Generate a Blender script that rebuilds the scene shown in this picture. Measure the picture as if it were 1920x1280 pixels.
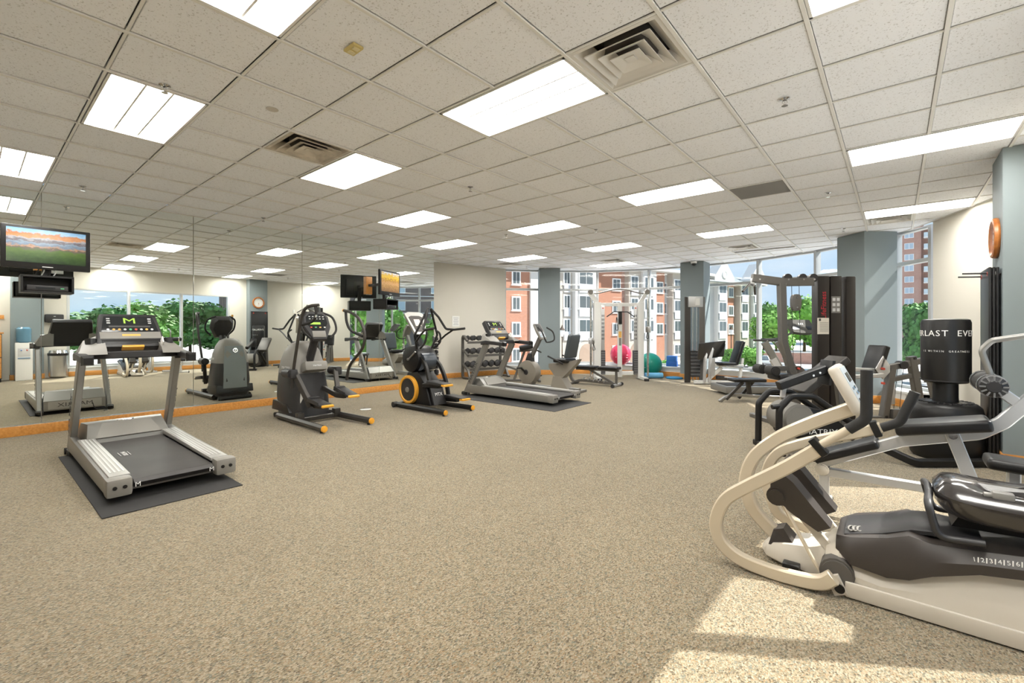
import bpy, bmesh, math, random
from mathutils import Vector as V, Matrix as M
PI = math.pi
S = bpy.context.scene
COL = S.collection
random.seed(7)
for o in list(bpy.data.objects): bpy.data.objects.remove(o)

# ---------------------------------------------------------------- camera, sky, sun, exposure
CH = 1.335                                    # eye height above the carpet
cd = bpy.data.cameras.new('camera'); cam = bpy.data.objects.new('camera', cd); COL.objects.link(cam)
cd.sensor_width = 36; cd.lens = 856/1920*36; cd.shift_y = -25/1920; cd.clip_start = .05; cd.clip_end = 600
cam.location = (0, 0, CH); cam.rotation_euler = (PI/2, 0, math.radians(40)); S.camera = cam

W = bpy.data.worlds.new('sky'); S.world = W; W.use_nodes = True
nt = W.node_tree; nt.nodes.clear()
def N(t, **k):
    n = nt.nodes.new(t)
    for a, b in k.items(): setattr(n, a, b)
    return n
wo = N('ShaderNodeOutputWorld'); bg = N('ShaderNodeBackground'); tc = N('ShaderNodeTexCoord')
sep = N('ShaderNodeSeparateXYZ'); gr = N('ShaderNodeValToRGB'); mp = N('ShaderNodeMapping')
nz = N('ShaderNodeTexNoise'); cr = N('ShaderNodeValToRGB'); mx = N('ShaderNodeMix', data_type='RGBA')
gr.color_ramp.elements[0].position = 0.0; gr.color_ramp.elements[0].color = (.56, .74, .93, 1)
gr.color_ramp.elements[1].position = .7; gr.color_ramp.elements[1].color = (.30, .52, .86, 1)
mp.inputs['Scale'].default_value = (1.6, 1.6, 6); nz.inputs['Scale'].default_value = 1.7; nz.inputs['Detail'].default_value = 6
cr.color_ramp.elements[0].position = .46; cr.color_ramp.elements[0].color = (0, 0, 0, 1)
cr.color_ramp.elements[1].position = .75; cr.color_ramp.elements[1].color = (.75, .75, .75, 1)
mx.inputs['B'].default_value = (.92, .95, .98, 1)
L = nt.links.new
L(tc.outputs['Generated'], sep.inputs[0]); L(sep.outputs['Z'], gr.inputs[0]); L(tc.outputs['Generated'], mp.inputs[0])
L(mp.outputs[0], nz.inputs[0]); L(nz.outputs[0], cr.inputs[0]); L(cr.outputs[0], mx.inputs['Factor']); L(gr.outputs[0], mx.inputs['A'])
L(mx.outputs['Result'], bg.inputs[0]); L(bg.outputs[0], wo.inputs[0]); bg.inputs[1].default_value = .68

sd = bpy.data.lights.new('sun', 'SUN'); sun = bpy.data.objects.new('sun', sd); COL.objects.link(sun)
sd.energy = 6.6; sd.angle = .01; sd.color = (1, .965, .91)
sun.rotation_euler = V((-.75, -.5, -1)).to_track_quat('-Z', 'Y').to_euler()
LAMP = 15.5                                    # brightness of the troffer lenses
S.view_settings.view_transform = 'Standard'; S.view_settings.look = 'None'; S.view_settings.gamma = 1
S.view_settings.use_curve_mapping = False; S.view_settings.exposure = 0.74

# ---------------------------------------------------------------- helpers
MATS = {}
def mat(name, col=(.5, .5, .5), rough=.5, metal=0, emit=0, noise=None, bump=None, spec=.5, coat=0):
    """plain procedural material; noise=(scale, amount) varies the colour, bump=(scale, strength)"""
    if name in MATS: return MATS[name]
    m = bpy.data.materials.new(name); m.use_nodes = True; n = m.node_tree; p = n.nodes['Principled BSDF']
    p.inputs['Base Color'].default_value = (*col, 1); p.inputs['Roughness'].default_value = rough
    p.inputs['Metallic'].default_value = metal; p.inputs['Specular IOR Level'].default_value = spec
    p.inputs['Coat Weight'].default_value = coat
    if emit: p.inputs['Emission Color'].default_value = (*col, 1); p.inputs['Emission Strength'].default_value = emit
    if noise or bump:
        t = n.nodes.new('ShaderNodeTexCoord')
    if noise:
        a = n.nodes.new('ShaderNodeTexNoise'); a.inputs['Scale'].default_value = noise[0]; a.inputs['Detail'].default_value = 4
        r = n.nodes.new('ShaderNodeValToRGB'); k = noise[1]
        r.color_ramp.elements[0].position = .3; r.color_ramp.elements[1].position = .7
        r.color_ramp.elements[0].color = (*[c*(1-k) for c in col], 1); r.color_ramp.elements[1].color = (*[min(1, c*(1+k)) for c in col], 1)
        n.links.new(t.outputs['Object'], a.inputs[0]); n.links.new(a.outputs[0], r.inputs[0]); n.links.new(r.outputs[0], p.inputs['Base Color'])
    if bump:
        a = n.nodes.new('ShaderNodeTexNoise'); a.inputs['Scale'].default_value = bump[0]; a.inputs['Detail'].default_value = 3
        b = n.nodes.new('ShaderNodeBump'); b.inputs['Strength'].default_value = bump[1]; b.inputs['Distance'].default_value = .01
        n.links.new(t.outputs['Object'], a.inputs[0]); n.links.new(a.outputs[0], b.inputs['Height']); n.links.new(b.outputs[0], p.inputs['Normal'])
    MATS[name] = m; return m

def fillet(pts, r, n=5, closed=False):
    """round the corners of a polyline"""
    P = [V(p) for p in pts]; out = []
    for i, p in enumerate(P):
        if not closed and i in (0, len(P)-1): out.append(p); continue
        a = P[i-1]-p; b = P[(i+1) % len(P)]-p
        la, lb = a.length, b.length
        if la < 1e-6 or lb < 1e-6: continue
        a.normalize(); b.normalize(); ang = a.angle(b)
        if ang > 3.05: out.append(p); continue
        d = min(r/math.tan(ang/2), la*.48, lb*.48)
        q0, q1 = p+a*d, p+b*d
        for k in range(n+1):
            t = k/n; out.append(q0*(1-t)**2+p*2*t*(1-t)+q1*t*t)
    return out

def curve(pts, n=6):
    """smooth Catmull-Rom curve through points"""
    P = [V(p) for p in pts]; P = [P[0]*2-P[1]]+P+[P[-1]*2-P[-2]]; out = []
    for i in range(1, len(P)-2):
        for k in range(n):
            t = k/n; a, b, c, d = P[i-1], P[i], P[i+1], P[i+2]
            out.append(.5*((2*b)+(c-a)*t+(2*a-5*b+4*c-d)*t*t+(3*b-a-3*c+d)*t**3))
    out.append(P[-2]); return out

class B:
    """collects shapes in one bmesh; off is the base of the thing being built in room coordinates"""
    off = V((0, 0, 0))
    def __init__(s): s.bm = bmesh.new()
    def _bev(s, faces, bev, seg=2):
        if bev:
            es = list({e for f in faces for e in f.edges})
            bmesh.ops.bevel(s.bm, geom=es, offset=bev, segments=seg, affect='EDGES', profile=.6, clamp_overlap=True)
    def ring(s, pts): return [s.bm.verts.new(p) for p in pts]
    def skin(s, rings, cap=True, closed=False):
        fs = []; n = len(rings[0]); m = len(rings)
        for i in range(m if closed else m-1):
            a, b = rings[i], rings[(i+1) % m]
            for j in range(n): fs.append(s.bm.faces.new((a[j], a[(j+1) % n], b[(j+1) % n], b[j])))
        if cap and not closed:
            fs.append(s.bm.faces.new(rings[0][::-1])); fs.append(s.bm.faces.new(rings[-1]))
        return fs
    def box(s, c, d, rot=None, bev=0, rz=0, seg=2):
        R = rot if rot is not None else M.Rotation(rz, 3, 'Z')
        x, y, z = d[0]/2, d[1]/2, d[2]/2; c = V(c)
        r = [s.ring([c+R@V(p) for p in ((-x, -y, k), (x, -y, k), (x, y, k), (-x, y, k))]) for k in (-z, z)]
        s._bev(s.skin(r), bev, seg); return s
    def prism(s, poly, a, b, plane='xz', bev=0, seg=2):
        """polygon in a plane pushed along the remaining axis from a to b"""
        def q(u, v, w): return {'xz': (u, w, v), 'yz': (w, u, v), 'xy': (u, v, w)}[plane]
        r = [s.ring([q(u, v, w) for u, v in poly]) for w in (a, b)]
        s._bev(s.skin(r), bev, seg); return s
    def sweep(s, pts, sec, up=(0, 0, 1), closed=False, scale=None):
        P = [V(p) for p in pts]; rings = []; n = len(P); nrm = None
        for i, p in enumerate(P):
            if closed: t = P[(i+1) % n]-P[i-1]
            else: t = P[min(i+1, n-1)]-P[max(i-1, 0)]
            t.normalize()
            if nrm is None:
                u = V(up)
                if abs(u.normalized().dot(t)) > .97: u = V((1, 0, 0)) if abs(t.x) < .9 else V((0, 1, 0))
                nrm = (u-t*u.dot(t)).normalized()
            else: nrm = (nrm-t*nrm.dot(t)).normalized()
            bi = t.cross(nrm); k = scale[i] if scale else 1
            rings.append(s.ring([p+bi*(a*k)+nrm*(b*k) for a, b in sec]))
        s.skin(rings, closed=closed); return s
    def tube(s, pts, r, seg=10, bend=0, closed=False, n=5, scale=None):
        if bend: pts = fillet(pts, bend, n, closed)
        return s.sweep(pts, [(r*math.cos(2*PI*k/seg), r*math.sin(2*PI*k/seg)) for k in range(seg)], closed=closed, scale=scale)
    def bar(s, pts, w, h, bend=0, up=(0, 0, 1), closed=False, ch=.12, n=5):
        """rectangular tube with clipped corners, w across and h along up"""
        if bend: pts = fillet(pts, bend, n, closed)
        a, b = w/2, h/2; c = min(a, b)*ch*2
        return s.sweep(pts, [(a, -b+c), (a, b-c), (a-c, b), (-a+c, b), (-a, b-c), (-a, -b+c), (-a+c, -b), (a-c, -b)], up=up, closed=closed)
    def cyl(s, p, q, r, r2=None, seg=16, bev=0):
        P, Q = V(p), V(q); t = (Q-P).normalized(); u = t.orthogonal().normalized(); w = t.cross(u)
        rr = (r, r if r2 is None else r2)
        g = [s.ring([c+u*(k*math.cos(2*PI*i/seg))+w*(k*math.sin(2*PI*i/seg)) for i in range(seg)]) for c, k in ((P, rr[0]), (Q, rr[1]))]
        fs = s.skin(g)
        if bev:
            es = [e for f in fs[-2:] for e in f.edges]
            bmesh.ops.bevel(s.bm, geom=es, offset=bev, segments=2, affect='EDGES', clamp_overlap=True)
        return s
    def lathe(s, prof, c=(0, 0, 0), axis=(0, 0, 1), seg=24, ring=False):
        """profile of (radius, height) along an axis"""
        t = V(axis).normalized(); u = t.orthogonal().normalized(); w = t.cross(u); c = V(c)
        g = [s.ring([c+t*h+u*(max(r, 1e-4)*math.cos(2*PI*i/seg))+w*(max(r, 1e-4)*math.sin(2*PI*i/seg)) for i in range(seg)]) for r, h in prof]
        s.skin(g, closed=ring); return s
    def ell(s, c, d, seg=16, rot=None):
        mt = M.Translation(V(c))@((rot or M.Identity(3)).to_4x4())@M.Diagonal((d[0]/2, d[1]/2, d[2]/2, 1))
        bmesh.ops.create_uvsphere(s.bm, u_segments=seg, v_segments=max(6, seg*2//3), radius=1, matrix=mt); return s
    def loft(s, secs, cap=True):
        s.skin([s.ring(r) for r in secs], cap=cap); return s
    def quad(s, *pts): s.bm.faces.new([s.bm.verts.new(p) for p in pts]); return s
    def mesh(s, name, sharp=38):
        bm = s.bm; bmesh.ops.recalc_face_normals(bm, faces=bm.faces)
        lim = math.radians(sharp)
        for f in bm.faces: f.smooth = True
        for e in bm.edges:
            if len(e.link_faces) == 2 and e.calc_face_angle(0) > lim: e.smooth = False
        me = bpy.data.meshes.new(name); bm.to_mesh(me); bm.free(); return me
    def obj(s, name, m, parent=None, loc=None, sharp=38):
        if B.off.length: bmesh.ops.translate(s.bm, vec=-B.off, verts=s.bm.verts)
        me = s.mesh(name, sharp); me.materials.append(m)
        return link(name, me, parent, loc)

def link(name, me, parent=None, loc=None):
    o = bpy.data.objects.new(name, me); COL.objects.link(o)
    if parent: o.parent = parent
    if loc: o.location = loc
    return o
def tag(o, label=None, cat=None, group=None, kind=None):
    if label: o['label'] = label
    if cat: o['category'] = cat
    if group: o['group'] = group
    if kind: o['kind'] = kind
    return o
def thing(name, label, cat, loc=(0, 0, 0), rz=0, group=None):
    o = link(name, None, None, loc); o.rotation_euler = (0, 0, rz); o.empty_display_size = .1
    return tag(o, label, cat, group)
def children(o): return [c for c in bpy.data.objects if c.parent == o]
def copy_tree(o, parent=None):
    kids = children(o); c = o.copy(); COL.objects.link(c); c.parent = parent
    for k in kids: copy_tree(k, c)
    return c
GLYPH = {}
for _w in ['MATRIX', 'M', 'S', 'MTX', 'LifeFitness']+[str(k) for k in range(1, 13)]+list('EVERLASTGNIWH'):
    _c = bpy.data.curves.new('t', 'FONT'); _c.body = _w; _c.size = 1; _c.extrude = .012; _c.align_x = 'CENTER'; _c.align_y = 'CENTER'; _c.resolution_u = 2
    _t = bpy.data.objects.new('t', _c); COL.objects.link(_t); bpy.context.view_layer.update()
    GLYPH[_w] = bpy.data.meshes.new_from_object(_t); bpy.data.objects.remove(_t); bpy.data.curves.remove(_c)
def text(body, size, m, parent, loc, rot, name='lettering', sx=1):
    if body not in GLYPH: return
    me = GLYPH[body].copy(); me.materials.clear(); me.materials.append(m)
    o = link(name, me, parent, V(loc)-B.off); o.rotation_euler = rot.to_euler() if isinstance(rot, M) else rot
    o.scale = (size*sx, size, size); return o
def frame(x, z):
    """rotation whose local X is x and local Z is z"""
    x = V(x).normalized(); z = V(z); z = (z-x*z.dot(x)).normalized(); y = z.cross(x)
    return M((x, y, z)).transposed()
def RY(a): return M.Rotation(a, 3, 'Y')
def RX(a): return M.Rotation(a, 3, 'X')
def RZ(a): return M.Rotation(a, 3, 'Z')
# ---------------------------------------------------------------- materials of the room
def st(o, label=None): return tag(o, label, kind='structure')
def carpet():
    m = bpy.data.materials.new('carpet'); m.use_nodes = True; n = m.node_tree; p = n.nodes['Principled BSDF']; A = n.nodes.new; K = n.links.new
    t = A('ShaderNodeTexCoord'); v = A('ShaderNodeTexVoronoi'); v.inputs['Scale'].default_value = 175
    mp = A('ShaderNodeMapping'); mp.inputs['Rotation'].default_value = (0, 0, .0); mp.inputs['Scale'].default_value = (1, .62, 1)
    r = A('ShaderNodeValToRGB'); r.color_ramp.interpolation = 'CONSTANT'
    cols = [(0, (0.117, 0.092, 0.056)), (0.12, (0.275, 0.222, 0.14)), (0.34, (0.207, 0.169, 0.105)), (0.52, (0.317, 0.262, 0.176)), (0.7, (0.172, 0.166, 0.123)), (0.8, (0.262, 0.179, 0.099)), (0.88, (0.372, 0.311, 0.222))]
    e = r.color_ramp.elements
    while len(e) < len(cols): e.new(.5)
    for i, (q, c) in enumerate(cols): e[i].position = q; e[i].color = (*c, 1)
    sp = A('ShaderNodeSeparateColor'); K(t.outputs['Object'], mp.inputs[0]); K(mp.outputs[0], v.inputs['Vector']); K(v.outputs['Color'], sp.inputs[0]); K(sp.outputs[0], r.inputs[0])
    z = A('ShaderNodeTexNoise'); z.inputs['Scale'].default_value = 1.3; z.inputs['Detail'].default_value = 3; K(t.outputs['Object'], z.inputs[0])
    q = A('ShaderNodeMix'); q.data_type = 'RGBA'; q.blend_type = 'MULTIPLY'; q.inputs['Factor'].default_value = .25
    K(r.outputs[0], q.inputs['A']); K(z.outputs[0], q.inputs['B']); K(q.outputs['Result'], p.inputs['Base Color'])
    b = A('ShaderNodeBump'); b.inputs['Strength'].default_value = .6; b.inputs['Distance'].default_value = .008
    K(v.outputs['Distance'], b.inputs['Height']); K(b.outputs[0], p.inputs['Normal'])
    p.inputs['Roughness'].default_value = .95; p.inputs['Specular IOR Level'].default_value = .15; p.inputs['Sheen Weight'].default_value = .25; p.inputs['Sheen Roughness'].default_value = .4
    return m
def tile_mat():
    m = bpy.data.materials.new('ceiling_tile'); m.use_nodes = True; n = m.node_tree; p = n.nodes['Principled BSDF']; A = n.nodes.new; K = n.links.new
    t = A('ShaderNodeTexCoord'); v = A('ShaderNodeTexNoise'); v.inputs['Scale'].default_value = 95; v.inputs['Detail'].default_value = 2
    r = A('ShaderNodeValToRGB'); r.color_ramp.elements[0].position = .30; r.color_ramp.elements[0].color = (.62, .62, .63, 1)
    r.color_ramp.elements[1].position = .40; r.color_ramp.elements[1].color = (.925, .94, .98, 1)
    oi = A('ShaderNodeObjectInfo'); mr = A('ShaderNodeMapRange'); mr.inputs[3].default_value = .94; mr.inputs[4].default_value = 1.0
    q = A('ShaderNodeMix'); q.data_type = 'RGBA'; q.blend_type = 'MULTIPLY'; q.inputs['Factor'].default_value = 1
    K(t.outputs['Object'], v.inputs[0]); K(v.outputs[0], r.inputs[0]); K(oi.outputs['Random'], mr.inputs[0]); K(r.outputs[0], q.inputs['A']); K(mr.outputs[0], q.inputs['B'])
    K(q.outputs['Result'], p.inputs['Base Color']); p.inputs['Roughness'].default_value = .9
    b = A('ShaderNodeBump'); b.inputs['Strength'].default_value = .4; b.inputs['Distance'].default_value = .004; K(v.outputs[0], b.inputs['Height']); K(b.outputs[0], p.inputs['Normal'])
    return m
def wood(name, a, b, sc=(1, 12, 12)):
    m = bpy.data.materials.new(name); m.use_nodes = True; n = m.node_tree; p = n.nodes['Principled BSDF']; A = n.nodes.new; K = n.links.new
    t = A('ShaderNodeTexCoord'); mp = A('ShaderNodeMapping'); mp.inputs['Scale'].default_value = sc
    z = A('ShaderNodeTexNoise'); z.inputs['Scale'].default_value = 3; z.inputs['Detail'].default_value = 5
    r = A('ShaderNodeValToRGB'); r.color_ramp.elements[0].position = .3; r.color_ramp.elements[0].color = (*a, 1); r.color_ramp.elements[1].position = .7; r.color_ramp.elements[1].color = (*b, 1)
    K(t.outputs['Object'], mp.inputs[0]); K(mp.outputs[0], z.inputs[0]); K(z.outputs[0], r.inputs[0]); K(r.outputs[0], p.inputs['Base Color']); p.inputs['Roughness'].default_value = .35
    return m
def glass_mat(name, tint=(1, 1, 1), refl=1.12):
    m = bpy.data.materials.new(name); m.use_nodes = True; n = m.node_tree; n.nodes.clear(); A = n.nodes.new
    o = A('ShaderNodeOutputMaterial'); x = A('ShaderNodeMixShader'); t = A('ShaderNodeBsdfTransparent'); g = A('ShaderNodeBsdfGlossy'); f = A('ShaderNodeLayerWeight')
    t.inputs[0].default_value = (*tint, 1); g.inputs['Roughness'].default_value = .01; f.inputs[0].default_value = .3
    w = A('ShaderNodeMath'); w.operation = 'POWER'; w.inputs[1].default_value = 3; w2 = A('ShaderNodeMath'); w2.operation = 'MULTIPLY_ADD'; w2.inputs[1].default_value = .5*refl; w2.inputs[2].default_value = .03
    n.links.new(f.outputs['Facing'], w.inputs[0]); n.links.new(w.outputs[0], w2.inputs[0]); n.links.new(w2.outputs[0], x.inputs[0]); n.links.new(t.outputs[0], x.inputs[1]); n.links.new(g.outputs[0], x.inputs[2]); n.links.new(x.outputs[0], o.inputs[0])
    return m
CARPET = carpet(); TILE = tile_mat(); OAK = wood('honey_oak', (.52, .215, .045), (.70, .33, .085)); GLASS = glass_mat('window_glass', (.98, .99, .985), .8)
BEIGE = mat('beige_paint', (.64, .61, .54), .75, bump=(160, .05)); SLATE = mat('slate_paint', (.22, .26, .273), .6, bump=(160, .05))
ALU = mat('mullion_aluminium', (.50, .51, .51), .4, .3); GRID = mat('tee_white', (.80, .79, .76), .5); SILLW = mat('sill_paint', (.62, .63, .62), .5)
MIRROR = mat('mirror_silver', (.90, .935, .905), 0, 1); WHITE = mat('white_plastic', (.80, .79, .76), .35)
VENTW = mat('vent_enamel', (.74, .72, .68), .4); DARK = mat('duct_dark', (.10, .09, .08), .8)
CHROME = mat('chrome', (.75, .75, .76), .15, 1); BLACK = mat('black_plastic', (.011, .0105, .0105), .38, spec=.35)
CEIL = 3.06; GX, GY, GP = .23, -.015, .61          # ceiling grid origin and pitch
MX = -8.31                                         # mirror plane
def gx(i): return GX+GP*i
def gy(j): return GY+GP*j

# perimeter of the room (clockwise from the back of the left wall)
BW = [(-9.45, 7.0), (-8.72, 10.1)]                                                  # beige wall beyond the mirrors
GL = [(-8.86, 10.22), (-7.82, 11.47), (-6.9, 12.24), (-5.51, 12.82), (-4.1, 12.95), (-2.61, 12.75), (-1.33, 12.18), (-.42, 11.46), (.03, 10.98), (.49, 10.32)]
RW = [(.47, 10.05), (1.06, 8.64), (1.16, 6.6)]                                        # beige wall on the right
WW = [(1.08, 6.9), (.86, .6)]                                                        # window wall on the right
BACK = -1.7
FLOOR = [(MX-.2, BACK), (MX-.2, 7.0), (-9.6, 7.0), (-9.0, 10.3)]+GL[1:-1]+[(.6, 10.4), (1.1, 8.6), (1.25, 6.6), (1.1, BACK)]
b = B(); b.prism([(MX-.4, BACK-.4), (MX-.4, 7), (-9.9, 7), (-9.3, 10.5), (-8, 12), (-5.5, 13.3), (-2.5, 13.2), (-1, 12.6), (.5, 11.2), (1.2, 10.2), (1.5, 6.6), (1.4, BACK-.4)], -.3, -.01, 'xy'); st(b.obj('floor_slab', mat('slab_concrete', (.5, .48, .45), .9)), 'concrete slab edge')
b = B(); b.prism(FLOOR, -.12, 0, 'xy'); fl = b.obj('floor', CARPET); tag(fl, 'tan and olive flecked loop carpet across the gym', kind='structure')
def slab(name, p, q, t, z0, z1, m, side=1, parent=None, bev=0):
    """upright slab from p to q in plan, thickness t to the outside"""
    p, q = V((*p, 0)), V((*q, 0)); d = (q-p).normalized(); n = V((-d.y, d.x, 0))*side
    b = B(); b.prism([(p.x, p.y), (q.x, q.y), ((q+n*t).x, (q+n*t).y), ((p+n*t).x, (p+n*t).y)], z0, z1, 'xy', bev=bev)
    return b.obj(name, m, parent)
st(slab('wall_left', (MX-.02, BACK), (MX-.02, 7.06), .25, 0, CEIL+.1, BEIGE, 1), 'beige wall behind the mirror panels')
st(slab('wall_left_return', (MX-.02, 7.06), (-9.6, 7.06), .2, 0, CEIL+.1, BEIGE, 1), 'short return where the mirror wall steps back')
st(slab('wall_back', BW[0], BW[1], .2, 0, CEIL+.1, BEIGE, 1), 'beige wall behind the dumbbell racks')
st(slab('wall_right', RW[0], RW[1], .2, 0, CEIL+.1, BEIGE, 1), 'beige wall with light switches right of the far column')
st(slab('wall_right_end', RW[1], RW[2], .2, 0, CEIL+.1, BEIGE, 1), 'beige wall beside the clock column')
st(slab('wall_behind', (MX-.2, BACK), (1.3, BACK), .2, 0, CEIL+.1, BEIGE, -1), 'beige wall behind the camera')
def wpt(y): return WW[1][0]+(WW[0][0]-WW[1][0])*(y-WW[1][1])/(WW[0][1]-WW[1][1])
for nm, y0, y1, z0, z1 in (('wall_window_side', BACK, 1.78, 0, CEIL+.1), ('wall_window_pier', 5.80, 6.9, 0, CEIL+.1), ('wall_window_head', 1.78, 5.80, 2.45, CEIL+.1), ('wall_window_foot', 1.78, 5.80, 0, .25)):
    st(slab(nm, (wpt(y0), y0), (wpt(y1), y1), .2, z0, z1, BEIGE, -1), 'beige wall around the three pane window')
# baseboards
def base(name, p, q, h=.13, off=0):
    st(slab(name, p, q, .022, 0, h, OAK, -1, bev=.004), 'honey oak baseboard')
base('baseboard_mirror', (MX, BACK), (MX, 7.06), .125); base('baseboard_back', (BW[0][0]+.01, BW[0][1]), (BW[1][0]+.01, BW[1][1]))
base('baseboard_right', RW[0], RW[1]); base('baseboard_right_end', RW[1], RW[2])
# mirror panels, each its own sheet with a joint between
my = [-1.65, .60, 2.24, 3.93, 5.56, 7.05]
ml = ['frameless wall mirror panel at the left edge behind the hanging television', 'frameless wall mirror panel behind the foreground treadmill', 'frameless wall mirror panel behind the silver cross trainer',
      'frameless wall mirror panel reflecting the wall clock column and cross trainer', 'frameless wall mirror panel beside the beige wall, last of the row']
for i in range(5):
    b = B(); b.box((MX-.004, (my[i]+my[i+1])/2, (.13+CEIL)/2), (.008, my[i+1]-my[i]-.006, CEIL-.13), bev=.0012, seg=1)
    tag(b.obj('wall_mirror', MIRROR), ml[i], 'mirror', 'mirror panels on the left wall')
b = B(); b.box((MX+.004, 2.7, .129), (.02, 8.7, .008)); st(b.obj('trim_mirror', CHROME), 'thin metal channel under the mirrors')

# columns
def column(name, c, a, lab, s=.6, basebrd=True):
    b = B(); b.box((c[0], c[1], CEIL/2), (s, s, CEIL), rz=a); o = st(b.obj(name, SLATE), lab)
    if basebrd:
        b = B(); b.box((c[0], c[1], .067), (s+.03, s+.03, .134), rz=a, bev=.004); st(b.obj(name.replace('wall_', 'baseboard_'), OAK), 'oak baseboard around a column')
    return o
column('wall_pillar_far', (-7.80, 10.98), math.radians(40), 'slate blue column behind the recumbent bike')
column('wall_pillar_middle', (-4.07, 12.42), math.radians(2), 'slate blue column behind the leg press', .59)
column('wall_pillar_sunlit', (-.41, 10.68), math.radians(-46), 'slate blue column striped by sunlight', .62)
column('wall_pillar_clock', (1.09, 6.67), 0, 'slate column carrying the wall clock and hung mats', .6)
column('wall_pillar_near', (1.02, 1.0), 0, 'slate column beside the water cooler', .6)

# windows: each bay of the glazed wall is one window with mullion, transom, panes and ledge
def bay(n, p, q, z0, z1, tr=None, mull=True, out=1, lab='', ledge=.42):
    P, Q = V((*p, 0)), V((*q, 0)); d = (Q-P).normalized(); nn = V((-d.y, d.x, 0))*out; Lh = (Q-P).length; mid = (P+Q)/2; a = math.atan2(d.y, d.x)
    e = link('window_%d' % n, None, None, (mid.x, mid.y, 0)); e.rotation_euler = (0, 0, a); st(e, lab)
    zs = [z0, tr, z1] if tr else [z0, z1]
    for i in range(len(zs)-1):
        b = B(); b.box((0, 0, (zs[i]+zs[i+1])/2), (Lh-.04, .012, zs[i+1]-zs[i]-.03)); b.obj('pane', GLASS, e)
    for x in ((-Lh/2, Lh/2) if mull == 2 else (-Lh/2,) if mull else ()):
        b = B(); b.box((x, 0, (z0+z1)/2), (.065, .13, z1-z0), bev=.006); b.obj('mullion', ALU, e)
    for z, h in [(z0+.025, .05), (z1-.02, .04)]+([(tr, .065)] if tr else []):
        b = B(); b.box((0, 0, z), (Lh, .11, h), bev=.005); b.obj('transom' if z == tr else 'rail', ALU, e)
    if ledge:
        s = -out
        b = B(); b.box((0, s*ledge/2, z0-.02), (Lh+.1, ledge+.04, .04), bev=.006); b.obj('ledge', SILLW, e)
        b = B(); b.box((0, s*(ledge-.03), (z0-.04)/2), (Lh-.02, .06, z0-.04)); b.obj('apron', SILLW, e)
        b = B(); b.box((0, s*(ledge+.005), .065), (Lh-.0, .022, .13), bev=.004); b.obj('baseboard', OAK, e)
    return e
wl = ['narrow far window beside the beige wall', 'window right of the far slate column', 'window behind the cable crossover', 'window behind the green exercise ball', 'window left of the middle column',
      'window behind the leg press', 'window behind the lat pulldown', 'window beside the weight stack tower', 'window corner hidden by the sunlit column']
for i in range(9):
    bay(i+1, GL[i], GL[i+1], .27, CEIL, 2.49, 2 if i in (0, 8) else 1, 1, wl[i])
ys = [1.78, 3.1, 4.43, 5.80]
for i in range(3):
    bay(10+i, (wpt(ys[i])+.06, ys[i]), (wpt(ys[i+1])+.06, ys[i+1]), .25, 2.45, None, 2 if i == 2 else 1, -1, 'pane of the wide window beside the recumbent stepper, %s' % ('nearest the water cooler', 'middle one', 'nearest the clock column')[i], .10)

# ---------------------------------------------------------------- ceiling
ceil = st(link('ceiling', None, None, (0, 0, CEIL)), 'suspended ceiling of square acoustic tiles in a white grid')
EDGE = [(-8.80, 10.26)]+GL[1:-1]+[(.47, 10.05), (1.06, 8.64), (1.35, 6.6)]
def inside(poly, lines):
    """clip a convex polygon by half planes (p, n): keep (x-p).n <= 0"""
    for p, n in lines:
        out = []
        for i, a in enumerate(poly):
            c = poly[i-1]; da = (a-p).dot(n); dc = (c-p).dot(n)
            if (da <= 0) != (dc <= 0): out.append(c+(a-c)*(dc/(dc-da)))
            if da <= 0: out.append(a)
        poly = out
        if len(poly) < 3: return []
    return poly
half = []
pts = [(-9.45, 7.0)]+EDGE
for p, q in zip(pts, pts[1:]):
    d = V(q)-V(p); half.append((V(p), V((-d.y, d.x)).normalized()))
LIGHTS = [(-5, 4), (-9, 1), (-5, 1), (-9, 4), (-11, 7), (-9, 10), (-5, 9), (-1, 9), (-1, 14), (-5, 14), (-9, 14), (-13, 10), (-13, 14), (-11, 18), (-13, 0), (-1, 4), (-1, 0)]
VENTS = [(-3, 4), (-8, 3), (-1, 15), (-5, 17), (-14, 15), (-10, 17)]
RET = (-3, 10); LIN = [(-5, 18), (-4, 18)]
taken = {(i+k, j) for i, j in LIGHTS for k in (0, 1)} | set(VENTS) | {RET}
tb = B(); g = GP/2-.013; tb.prism([(-g, -g), (g, -g), (g, g), (-g, g)], .006, .018, 'xy', bev=.004, seg=1); tile_me = tb.mesh('tile'); tile_me.materials.append(TILE)
fv = V((-math.sin(math.radians(40)), math.cos(math.radians(40)))); rest = []; cells = []
for i in range(-16, 2):
    for j in range(-3, 22):
        if (i, j) in taken: continue
        x, y = gx(i)+GP/2, gy(j)+GP/2
        sq = [V((x-g, y-g)), V((x+g, y-g)), V((x+g, y+g)), V((x-g, y+g))]
        lim = list(half) if y > 0 else []
        if y < 7.0: lim = [(V((MX+.012, 0)), V((-1, 0))), (V((1.05, 0)), V((1, 0)))]+[h for h in half[-2:]]
        c = inside(sq, lim)
        if not c: continue
        d = V((x, y)).dot(fv); lat = abs(V((x, y)).dot(V((fv.y, -fv.x))))
        cells.append((d if d > .3 and lat < d*1.35+.6 else 99+y*0+abs(d), x, y, c, len(c) == 4 and all((a-b_).length < 1e-6 for a, b_ in zip(c, sq))))
cells.sort(key=lambda t: t[0])
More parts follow.
